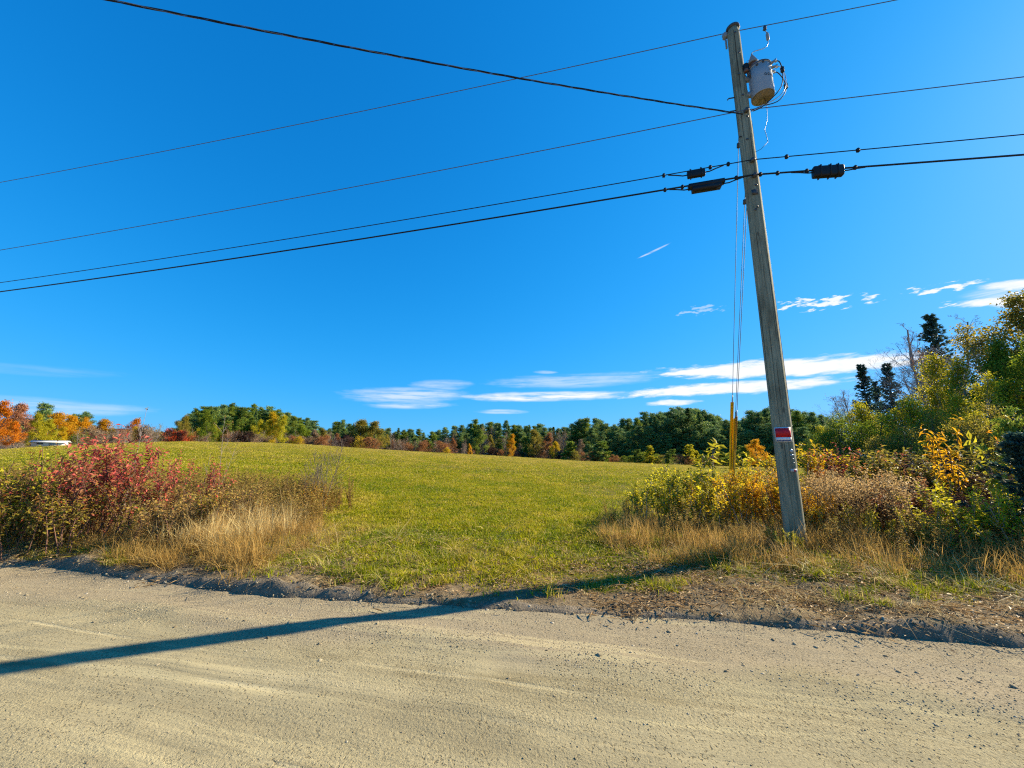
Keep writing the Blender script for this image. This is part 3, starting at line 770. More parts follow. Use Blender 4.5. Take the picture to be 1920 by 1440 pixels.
put('brambles', 1300, 7, 15, 4.5, 14, d_bram, 30, C_BRAMBLE, 4, 0.6, 1.0, 0.16, (0.6, 1.0), label='dark purple-brown brambles tangled below the roadside trees', cat='brambles', kind='stuff')
def d_litter(x, y):
    u, d = dd(x, y); return sstep(0.08, 0.5, d + 0.4 * fbm(x, y, 1.3, 2)) * (1 - sstep(1.8, 3.2, d)) * (0.5 + 0.5 * sstep(0, 2, x))
put('leaf_litter', 5000, -15, 10, 3.0, 9, d_litter, 31, C_LITTER, 5, 0.7, 1.3, 0.1, None, lift=0.004, label='fallen brown leaves and broken stalks strewn on the verge', cat='leaf litter', kind='stuff')
def d_clod(x, y):
    u, d = dd(x, y); return np.exp(-((d - 0.06) / 0.12) ** 2) * (0.5 + 0.8 * fbm(x, y, 1.5, 2)) + 0.06 * np.exp(-((d + 0.7) / 0.4) ** 2)
put('clods', 26000, -13, 8, 2.8, 8, d_clod, 43, C_PEB, 6, 0.007, 0.030, 0.5, (0.6, 1.0), hf=Hroad, lift=-0.004, label='clods and stones of earth heaped along the broken road edge', cat='clods', kind='stuff')
def d_peb(x, y):
    u, d = dd(x, y); s = d + edge(u)
    return np.clip(0.028 + 1.0 * np.exp(-((s - 3.6 - .2 * fbm(u, u, .6, 2)) / 0.38) ** 2) * (0.4 + fbm(x, y, 1.2, 2)) + 0.55 * np.exp(-((d + 0.05) / 0.28) ** 2), 0, 1) * (d < 0.45)
put('gravel', 210000, -10, 8, 1.8, 7.2, d_peb, 32, C_PEB, 6, 0.003, 0.0095, 0.5, None, hf=Hroad, lift=-0.001, label='loose gravel scattered over the dirt road and along its edge', cat='gravel', kind='stuff')

# ------------------------------------------------------------------ trees
def unit(v): return v / (np.linalg.norm(v) + 1e-9)
def bough(r, p0, d, L, n=5, up=0.25, wob=0.12):
    p = [np.array(p0, float)]; d = unit(np.array(d, float))
    for i in range(n - 1):
        d = unit(d + np.array([0, 0, up / n]) + r.normal(0, wob, 3) * [1, 1, 0.7])
        p.append(p[-1] + d * L / (n - 1))
    return np.array(p)
def along(p, t):
    x = np.clip(t, 0, 1) * (len(p) - 1); i = int(min(x, len(p) - 2)); f = x - i
    return p[i] * (1 - f) + p[i + 1] * f, unit(p[i + 1] - p[i])
def side_dir(r, d, ang):
    q = r.normal(0, 1, 3); q = unit(q - d * np.dot(q, d)); return unit(d * math.cos(ang) + q * math.sin(ang))
def broadleaf(seed, h=10.0, r0=0.16, first=0.25, nb=18, blen=0.36, levels=3, sub=5, leaf=0.2, nleaf=5000, cl=0.35, stems=1, up=0.5, rise=0.8, bare_top=0.0, sides=5):
    """-> (wood, leaves) builders for a tree of height h standing at the origin"""
    r = np.random.default_rng(seed); wood = MB(); lf = MB(); tips = []
    def grow(p, rad, lev):
        wood.tube(p, np.linspace(rad, max(rad * 0.35, 0.004), len(p)), sides if lev == 0 else (4 if lev == 1 else 3), False)
        if lev >= levels:
            for t in (0.35, 0.7, 1.0): tips.append(along(p, t)[0])
            return
        L = np.linalg.norm(p[-1] - p[0])
        for k in range(sub if lev else nb):
            if lev == 0:
                t = first + (1 - first) * (k + r.random()) / nb
                q, d = along(p, t); tt = (t - first) / (1 - first)
                a = k * 2.4 + r.normal(0, 0.5)
                ln = h * blen * (0.35 + 0.65 * math.sin(math.pi * min(1, tt * 0.8 + 0.22))) * r.uniform(0.65, 1.15) * (1.05 - 0.45 * tt)
                el = rise * (0.35 + 0.75 * tt) + r.normal(0, 0.12)
                grow(bough(r, q, (math.cos(a) * math.cos(el), math.sin(a) * math.cos(el), math.sin(el)), ln, 5, up), rad * (1 - 0.6 * t) * 0.42, 1)
            else:
                t = 0.25 + 0.75 * (k + r.random()) / sub; q, d = along(p, t)
                grow(bough(r, q, side_dir(r, d, r.uniform(0.5, 1.0)), L * r.uniform(0.35, 0.55) * (1.2 - 0.5 * t), 4 if lev == 1 else 3, up * 0.6), rad * (1 - 0.6 * t) * 0.5, lev + 1)
    for sidx in range(stems):
        off = np.array([0, 0, 0.0]) if stems == 1 else np.append(r.normal(0, r0 * 1.8, 2), 0)
        lean = r.normal(0, 0.04 if stems == 1 else 0.07 if h > 9.5 else 0.13, 2)
        hh = h * (1 if sidx == 0 else r.uniform(0.75, 0.98))
        z = np.linspace(-0.15, hh * 0.97, 9)
        tr = np.stack([lean[0] * z + np.cumsum(r.normal(0, 0.010 * h, 9)), lean[1] * z + np.cumsum(r.normal(0, 0.010 * h, 9)), z], -1); tr += off - [tr[0, 0], tr[0, 1], 0]
        grow(tr, r0 * (1 if sidx == 0 else 0.75), 0)
    tips = np.array(tips)
    if nleaf:
        if bare_top: tips = tips[(tips[:, 2] < h * (1 - bare_top)) | (r.random(len(tips)) < 0.15)]
        # leaves gather in sprays: some sprays are thin, some heavy
        w = r.gamma(1.6, 1, len(tips)); w /= w.sum()
        i = r.choice(len(tips), nleaf, p=w)
        p = tips[i] + r.normal(0, cl, (nleaf, 3)) * [1, 1, 0.75]
        tone = np.clip(r.random(len(tips))[i] * 0.55 + r.random(nleaf) * 0.5, 0, 1)
        lf.leaves(p, r.normal(0, 1, (nleaf, 3)) - [0, 0, 0.3], r.normal(0, 1, (nleaf, 3)) + [0, 0, 0.5], r.uniform(0.7, 1.3, nleaf) * leaf, r.uniform(0.45, 0.8, nleaf) * leaf, tone)
    return wood, lf
def white_pine(seed, h=16.0, r0=0.22, clear=0.35, wid=0.26, n=3800, needle=0.45, dens=1.0):
    r = np.random.default_rng(seed); wood = MB(); lf = MB()
    z = np.linspace(-0.2, h * 0.98, 8); tr = np.stack([np.cumsum(r.normal(0, 0.06, 8)), np.cumsum(r.normal(0, 0.06, 8)), z], -1); tr[:, :2] -= tr[0, :2]
    wood.tube(tr, np.linspace(r0, 0.03, 8), 6, False)
    P, Dn = [], []
    wh = int(h * (1 - clear) / (0.55 if h > 10 else 0.4 if h > 4 else 0.14))
    for k in range(wh):
        t = clear + (1 - clear) * (k + r.uniform(0, 0.6)) / wh; q, _ = along(tr, t)
        tt = (t - clear) / (1 - clear)
        prof = (0.55 + 0.45 * math.sin(math.pi * (0.15 + 0.75 * tt))) * (1.0 - 0.80 * tt ** 1.5)
        for j in range(r.integers(3, 6)):
            q = along(tr, min(0.99, t + r.normal(0, 0.022)))[0]
            a = r.random() * 6.28; L = h * wid * prof * r.choice([0.5, 0.75, 0.95, 1.05, 1.35], p=[.2, .2, .3, .2, .1]) * r.uniform(0.85, 1.15)
            b = bough(r, q, (math.cos(a), math.sin(a), r.uniform(-0.05, 0.35) + 0.5 * tt), L, 5, 0.45, 0.08)
            wood.tube(b, np.linspace(0.05, 0.012, 5), 3, False)
            for c in range(max(2, int(L * 2.0))):
                s = r.uniform(0.35, 1.02); p, d = along(b, s)
                P.append(p + r.normal(0, 0.2, 3) * [1, 1, 0.7]); Dn.append(d)
    P = np.array(P); Dn = np.array(Dn)
    m = max(6, int(n / len(P)))
    i = np.repeat(np.arange(len(P)), m); N = len(i)
    dirs = r.normal(0, 1, (N, 3)) * [1, 1, 0.55] + [0, 0, 0.35] + Dn[i] * 0.5
    p = P[i] + r.normal(0, 0.24 * h / 16, (N, 3)) * [1.2, 1.2, 0.7]
    tone = np.clip(r.random(len(P))[i] * 0.6 + r.random(N) * 0.4, 0, 1)
    lf.leaves(p, dirs, r.normal(0, 1, (N, 3)), needle * r.uniform(0.6, 1.2, N), needle * 0.30, tone, 0.1)
    return wood, lf
def spruce(seed, h=9.0, wid=0.17, n=9000, needle=0.2, r0=0.13, gap=0.3, droop=-0.25):
    r = np.random.default_rng(seed); wood = MB(); lf = MB()
    wood.tube([(0, 0, -0.15), (0.02, 0, h * 0.5), (0, 0.02, h)], [r0, r0 * 0.55, 0.012], 6, False)
    P, Dn, W = [], [], []
    k = 0.5
    while k < h - 0.08:
        t = k / h; L = h * wid * (1 - t) ** 0.82 * r.uniform(0.8, 1.12) + 0.06
        for j in range(r.integers(5, 8)):
            a = r.random() * 6.28; Lj = L * r.uniform(0.6, 1.15)
            b = bough(r, (0, 0, k), (math.cos(a), math.sin(a), droop + 0.75 * t), Lj, 4, 0.3, 0.05)
            wood.tube(b, np.linspace(0.02, 0.004, 4), 3, False)
            for s in np.linspace(0.15, 1.0, max(3, int(Lj / 0.14))):
                p, d = along(b, s); P.append(p); Dn.append(d); W.append(0.30 * Lj * (1.1 - 0.8 * s))
        k += gap * (0.55 + 0.6 * (1 - t)) * r.uniform(0.7, 1.2)
    P = np.array(P); Dn = np.array(Dn); W = np.array(W)
    m = max(3, int(n / len(P))); i = np.repeat(np.arange(len(P)), m); N = len(i)
    sd = np.cross(Dn[i], [0, 0, 1.0]) * (r.choice([-1, 1], N) * r.random(N) * W[i])[:, None]
    dirs = Dn[i] + sd * 2.5 + r.normal(0, 0.35, (N, 3)) + [0, 0, -0.12]
    lf.leaves(P[i] + sd * 0.7 + r.normal(0, 0.02, (N, 3)), dirs, r.normal(0, 0.5, (N, 3)) + [0, 0, 1], needle * r.uniform(0.6, 1.2, N), needle * 0.36, np.clip(r.random(len(P))[i] * 0.5 + r.random(N) * 0.5, 0, 1), 0.1)
    return wood, lf
def shrub(seed, h=1.6, stems=9, spread=0.45, leaf=0.085, pairs=16, side=4, aspect=0.48, droop=0.5, top_only=0.25, lean=0.28, tone=None):
    """many stems from one foot, leaves in opposite pairs"""
    r = np.random.default_rng(seed); wood = MB(); lf = MB()
    P, Dv, T = [], [], []
    def leafy(p, n, t0):
        for k in range(n):
            t = t0 + (1 - t0) * (k + 0.5 * r.random()) / max(1, n - 1); q, d = along(p, min(t, 1)); s = side_dir(r, d, 1.2)
            for sg in (1, -1):
                P.append(q); Dv.append(s * sg + d * 0.4 + np.array([0, 0, -droop * r.random()])); T.append(q[2])
    for i in range(stems):
        a = r.random() * 6.28; o = r.normal(0, spread * 0.35, 2); hh = h * r.uniform(0.55, 1.0)
        p = bough(r, (o[0], o[1], -0.06), (math.cos(a) * lean * r.uniform(0.3, 1.6), math.sin(a) * lean * r.uniform(0.3, 1.6), 1), hh, 6, 0.15, 0.06)
        wood.tube(p, np.linspace(0.011, 0.003, 6), 4, False)
        leafy(p, pairs, top_only)
        for k in range(side):
            t = r.uniform(0.3, 0.92); q, d = along(p, t); b = bough(r, q, side_dir(r, d, r.uniform(0.5, 0.95)) + np.array([0, 0, .25]), hh * r.uniform(0.18, 0.36), 4, 0.4, 0.08)
            wood.tube(b, np.linspace(0.005, 0.002, 4), 3, False); leafy(b, max(3, pairs // 2), 0.1)
    P, Dv, T = np.array(P), np.array(Dv), np.array(T); N = len(P)
    tn = np.clip(T / h * 0.8 + r.normal(0.02, 0.27, N), 0, 1) if tone is None else np.clip(r.normal(tone, 0.25, N), 0, 1)
    sz = r.uniform(0.6, 1.2, N) * leaf
    lf.leaves(P, Dv + r.normal(0, 0.25, (N, 3)), r.normal(0, 0.4, (N, 3)) + [0, 0, 1], sz, sz * aspect, tn)
    return wood, lf

PRO = {}
def pro(name, gen, h, wood_m, wood_name='trunk', leaf_name='crown', leaf_key=None):
    w, l = gen
    wm = w.mesh(name + '_wood', wood_m, True)
    lm = l.mesh(name + '_leaves', LM[leaf_key] if leaf_key else None) if l.n else None
    zz_ = np.concatenate([np.concatenate(b_.v)[:, 2] for b_ in (w, l) if b_.n]); h = float(np.percentile(zz_, 99.7))
    vv_ = np.concatenate([np.concatenate(b_.v) for b_ in (w, l) if b_.n]); tip = vv_[zz_ >= np.percentile(zz_, 99.0)].mean(0)[:2]
    PRO[name] = (wm, lm, h, wood_name, leaf_name, tip)
for i in range(4): pro('pine%d' % i, white_pine(100 + i, 16, 0.22, (0.16, 0.24, 0.10, 0.32)[i], (0.24, 0.28, 0.22, 0.27)[i], 16000, 0.42), 16, M_BARKP, leaf_key='pine')
for i in range(3): pro('ypine%d' % i, white_pine(120 + i, 6, 0.09, 0.04, (0.36, 0.33, 0.40)[i], 4200, 0.42), 6, M_BARKP, leaf_key='pine2')
for i in range(4): pro('leafy%d' % i, broadleaf(140 + i, 9, 0.13, 0.16, 16, (0.34, 0.40, 0.30, 0.37)[i], 3, 4, 0.22, 7000, 0.34), 9, M_BARK, leaf_key='green')
for i in range(3): pro('sparse%d' % i, broadleaf(150 + i, 8, 0.10, 0.10, 20, 0.32, 3, 5, 0.20, 900, 0.35, stems=3, rise=1.0), 8, M_TWIG, leaf_key='dust')
for i in range(3): pro('bush%d' % i, broadleaf(160 + i, 3, 0.05, 0.03, 18, 0.50, 3, 4, 0.11, 4200, 0.15, stems=3, rise=0.7), 3, M_BARK, 'stems', 'foliage', 'rust')
for i in range(2): pro('spruce%d' % i, spruce(170 + i, 9, (0.185, 0.16)[i], 16000, 0.19), 9, M_BARKP, leaf_key='spruce')
pro('poplar0', broadleaf(180, 10, 0.13, 0.22, 22, 0.26, 3, 5, 0.14, 9000, 0.24, stems=2, rise=0.95), 10, M_BIRCH, leaf_key='ygreen')
pro('poplar1', broadleaf(181, 10, 0.12, 0.30, 20, 0.24, 3, 5, 0.13, 6500, 0.22, stems=2, rise=1.0), 10, M_BIRCH, leaf_key='ygreen')
pro('oak0', broadleaf(183, 10, 0.16, 0.22, 20, 0.36, 3, 5, 0.15, 10500, 0.26, rise=0.75), 10, M_BARK, leaf_key='olive')
pro('round0', broadleaf(185, 6, 0.10, 0.06, 24, 0.40, 3, 5, 0.12, 8500, 0.20, stems=3, rise=0.8), 6, M_BARK, leaf_key='ygreen')
pro('round1', broadleaf(186, 6, 0.10, 0.04, 24, 0.46, 3, 5, 0.12, 8500, 0.20, stems=3, rise=0.7), 6, M_BARK, leaf_key='green')
pro('bare0', broadleaf(190, 9.4, 0.07, 0.18, 16, 0.30, 4, 4, 0.1, 0, stems=6, rise=1.15, up=0.8), 9.4, M_TWIG)
pro('bare1', broadleaf(191, 8, 0.08, 0.12, 18, 0.34, 4, 5, 0.09, 700, 0.2, stems=4, rise=1.0, up=0.6), 8, M_TWIG, leaf_key='dust')
for i in range(4): pro('viburnum%d' % i, shrub(200 + i, 1.7, (10, 8, 12, 9)[i], 0.6, 0.085, 12, 4), 1.7, M_REDTWIG, 'stems', 'foliage', 'viburnum')
for i in range(3): pro('mixed%d' % i, shrub(210 + i, 1.4, 12, 0.8, 0.075, 12, 5, 0.5, 0.5, 0.12), 1.4, M_REDTWIG, 'stems', 'foliage', 'mixed')
for i in range(4): pro('yshrub%d' % i, shrub(220 + i, 1.2, (16, 13, 18, 15)[i], 1.0, 0.072, 16, 7, 0.5, 0.3, 0.12, 0.36, 0.55), 1.2, M_TWIG, 'stems', 'foliage', 'lime')
for i in range(2): pro('bigleaf%d' % i, shrub(230 + i, 1.5, 4, 0.25, 0.17, 8, 3, 0.42, 1.3, 0.35, 0.15, 0.5), 1.5, M_TWIG, 'stems', 'foliage', 'lime')
pro('sumac0', shrub(240, 2.4, 5, 0.4, 0.16, 10, 4, 0.30, 0.9, 0.55, 0.3, 0.6), 2.4, M_REDTWIG, 'stems', 'foliage', 'orange')
pro('sapling0', broadleaf(250, 2.1, 0.016, 0.25, 16, 0.42, 2, 5, 0.1, 0, stems=3, rise=1.15, up=0.6), 2.1, M_BARK, 'stems')
pro('conifer0', spruce(260, 2.4, 0.34, 9000, 0.11, 0.05, 0.16, 0.1), 2.4, M_BARKP, leaf_key='spruce')
pro('conifer1', white_pine(261, 2.6, 0.04, 0.03, 0.40, 6000, 0.13), 2.6, M_BARKP, leaf_key='pine2')

used = set()
def plant(name, proto, u, v, Y, key=None, label=None, cat='tree', group=None, wide=1.0, rz=None, sink=0.0, wood=None):
    """a plant whose top is seen at picture point (u, v) and that stands Y metres ahead of the road"""
    wm, lm, h0, wn, ln, tip = PRO[proto]
    t = top(u, v, Y); rz = rnd.uniform(0, 6.28) if rz is None else rz
    k = max(0.3, t.z - Hs(t.x, t.y) + sink) / h0
    t.x -= (tip[0] * math.cos(rz) - tip[1] * math.sin(rz)) * k * wide; t.y -= (tip[0] * math.sin(rz) + tip[1] * math.cos(rz)) * k * wide
    zb = Hs(t.x, t.y) - sink; k = max(0.3, t.z - zb) / h0
    o = empty(name, (t.x, t.y, zb), label, cat, group, rz, (k * wide, k * wide, k))
    w_ = obj(wn, wm, o)
    if wood is not None: w_.material_slots[0].link = 'OBJECT'; w_.material_slots[0].material = wood
    if lm is not None:
        l = obj(ln, lm, o)
        if key: l.material_slots[0].link = 'OBJECT'; l.material_slots[0].material = LM[key]
    return o

# --- the wood along the far edge of the field
MARKS = [(-200, 'picture edge'), (10, 'orange maple'), (96, 'white shed'), (197, 'lone golden maple'), (318, 'scarlet maple'), (388, 'bright green tree'), (450, 'wooded rise top'), (512, 'yellow-topped tree'), (563, 'bright yellow bush'), (612, 'rust-coloured bush'), (692, 'copper-red bush'), (760, 'low dip in the skyline'), (840, 'lemon-yellow bush'), (900, 'tall rounded green tree'), (961, 'orange-gold tree'), (1042, 'golden-yellow tree'), (1110, 'broad-topped pine'), (1200, 'notch in the pine tops'), (1290, 'highest pine top'), (1366, 'yellow guy guards'), (1460, 'notice sign on the pole')]
ORD = ['first', 'second', 'third', 'fourth', 'fifth', 'sixth', 'seventh', 'eighth', 'ninth', 'tenth', 'eleventh', 'twelfth', 'thirteenth', 'fourteenth']
_cnt = {}
def nth(u_, what, row):
    mk_ = [m_[1] for m_ in MARKS if m_[0] <= u_][-1]
    k = _cnt.get((what, row, mk_), 0); _cnt[(what, row, mk_)] = k + 1
    return '%s %s right of the %s, %s' % (ORD[min(k, 13)], what, mk_, row)
_sky = [(325, 806), (345, 780), (380, 763), (420, 758), (460, 756), (500, 759), (530, 768), (560, 777), (590, 786), (610, 803), (628, 789), (660, 790), (690, 790), (730, 800), (790, 806), (830, 800), (860, 793), (895, 787), (930, 788), (960, 792), (1000, 796), (1050, 798), (1080, 791), (1110, 779), (1140, 795), (1170, 786), (1200, 775), (1230, 772), (1260, 766), (1290, 760), (1320, 765), (1350, 778), (1380, 790), (1400, 773), (1440, 763), (1500, 766), (1530, 767), (1560, 778), (1600, 780)]
def skyline(u): return float(np.interp(u, [p[0] for p in _sky], [p[1] for p in _sky]))
def crest(u): return float(np.interp(u, [p[0] for p in _crest], [p[1] for p in _crest]))
def far_Y(u): return float(np.interp(u, [330, 600, 700, 1000, 1100, 1560], [92, 112, 135, 135, 112, 98]))
rr = random.Random(5)
u = 332.0
while u < 1575:
    pk = 'pine%d' % rr.randrange(4)
    zone = ('on the rise left of the field' if u < 600 else 'in the middle of the far wood' if u < 1080 else 'in the tall stand behind the pole')
    key = ('pine2' if rr.random() < (0.6 if u < 600 else 0.3 if u < 1080 else 0.15) else 'pine')
    plant('pine_tree', pk, u, skyline(u) + rr.uniform(-2, 9), far_Y(u) + rr.uniform(2, 22), key, nth(u, 'yellowish green pine' if key == 'pine2' else 'dark green pine', 'back row'), 'tree', 'far pines', rr.uniform(0.9, 1.35))
    if rr.random() < 0.16: plant('spruce_tree', 'spruce%d' % rr.randrange(2), u + 5, skyline(u) + rr.uniform(0, 12), far_Y(u) + rr.uniform(0, 6), 'pine', nth(u, 'pointed spruce', 'among the far pines'), 'tree', 'far pines', rr.uniform(0.9, 1.2))
    if rr.random() < 0.20 and 560 < u < 1100: plant('thin_tree', 'sparse%d' % rr.randrange(3), u + 3, skyline(u) + rr.uniform(4, 14), far_Y(u) + 1, 'dust', nth(u, 'tall leafless tree', 'among the far pines'), 'tree', 'far pines', rr.uniform(0.5, 0.8))
    u += rr.uniform(9, 17)
u = 340.0
while u < 1570:
    plant('pine_tree', 'pine%d' % rr.randrange(4), u, skyline(u) + rr.uniform(5, 20), far_Y(u) + rr.uniform(24, 40), 'pine', nth(u, 'dark pine', 'deep in the wood'), 'tree', 'far pines', rr.uniform(1.1, 1.5))
    u += rr.uniform(13, 20)
u = 335.0
while u < 1080:                         # second row, lower and mixed
    sk, cr = skyline(u), crest(u)
    v = sk + (cr - sk) * rr.uniform(0.28, 0.62)
    zone = 'rise' if u < 600 else 'mid'
    pick = rr.random()
    if zone == 'rise':
        if pick < 0.35: plant('pine_tree', 'pine2', u, v, far_Y(u) - 3, 'pine2', nth(u, 'bushy green pine', 'front of the rise'), 'tree', 'front trees of the rise', 1.2)
        elif pick < 0.6: plant('leafy_tree', 'leafy%d' % rr.randrange(4), u, v, far_Y(u) - 4, 'ygreen', nth(u, 'yellow-green tree', 'front of the rise'), 'tree', 'front trees of the rise', 0.8)
        elif pick < 0.8: plant('leafy_tree', 'leafy%d' % rr.randrange(4), u, v, far_Y(u) - 3, 'green', nth(u, 'green broadleaf tree', 'front of the rise'), 'tree', 'front trees of the rise')
        else: plant('thin_tree', 'sparse%d' % rr.randrange(3), u, v + 6, far_Y(u) - 5, 'olive', nth(u, 'thin grey-stemmed tree', 'front of the rise'), 'tree', 'front trees of the rise', 0.7)
    else:
        if pick < 0.30: plant('pine_tree', 'pine%d' % rr.randrange(4), u, v - 6, far_Y(u), 'pine', nth(u, 'dark green pine', 'second row'), 'tree', 'second row of the far wood', 1.1)
        elif pick < 0.55: plant('thin_tree', 'sparse%d' % rr.randrange(3), u, v, far_Y(u) - 4, 'dust', nth(u, 'nearly leafless tree', 'second row'), 'tree', 'leafless trees of the far wood', 0.8)
        elif pick < 0.70: plant('leafy_tree', 'leafy%d' % rr.randrange(4), u, v, far_Y(u) - 3, 'olive', nth(u, 'olive tree', 'second row'), 'tree', 'olive trees of the far wood', 0.75)
        elif pick < 0.85: plant('leafy_tree', 'leafy%d' % rr.randrange(4), u, v + 5, far_Y(u) - 4, 'rust', nth(u, 'rust-brown tree', 'second row'), 'tree', 'rusty trees of the far wood', 0.75)
        else: plant('pine_tree', 'ypine%d' % rr.randrange(3), u, v + 4, far_Y(u) - 4, 'pine2', nth(u, 'young green pine', 'second row'), 'tree', 'young pines of the far wood', 0.8)
    u += rr.uniform(9, 16)
u = 300.0
while u < 1090:                         # leafless brush at its foot
    cr = crest(u)
    plant('brush', rr.choice(['sparse0', 'sparse1', 'sparse2', 'bush0', 'bush1']), u, cr - rr.uniform(7, 24), far_Y(u) - rr.uniform(5, 9), rr.choice(['dust', 'dust', 'rust', 'bramble']), nth(u, 'low brush', 'foot of the far wood'), 'shrub', 'brush along the far wood', rr.uniform(0.9, 1.6))
    u += rr.uniform(8, 13)
u = 1075.0
while u < 1580:                         # understorey right of the rise: young pines and bushes before the tall stand
    sk, cr = skyline(u), crest(u)
    plant('pine_tree', 'pine2', u, sk + (cr - sk) * rr.uniform(0.25, 0.5), far_Y(u) - 1, 'pine', nth(u, 'dense dark pine', 'under the tall stand'), 'tree', 'understorey pines', rr.uniform(1.2, 1.6))
    u += rr.uniform(13, 20)
u = 1068.0
while u < 1560:
    cr = crest(u); yy = far_Y(u) - rr.uniform(14, 22)
    if rr.random() < 0.62: plant('young_pine', 'ypine%d' % rr.randrange(3), u, cr - rr.uniform(20, 40), yy, rr.choice(['pine2', 'pine2', 'ygreen', 'pine']), nth(u, 'bushy young pine', 'at the field edge'), 'tree', 'young pines at the field edge', rr.uniform(1.1, 1.7), sink=0.3)
    else: plant('leafy_shrub', 'bush%d' % rr.randrange(3), u, cr - rr.uniform(10, 24), yy - 1, rr.choice(['green', 'olive', 'green', 'rust']), nth(u, 'rounded leafy shrub', 'at the field edge'), 'shrub', 'shrubs at the field edge', rr.uniform(1.2, 1.8), sink=0.2)
    u += rr.uniform(8, 14)
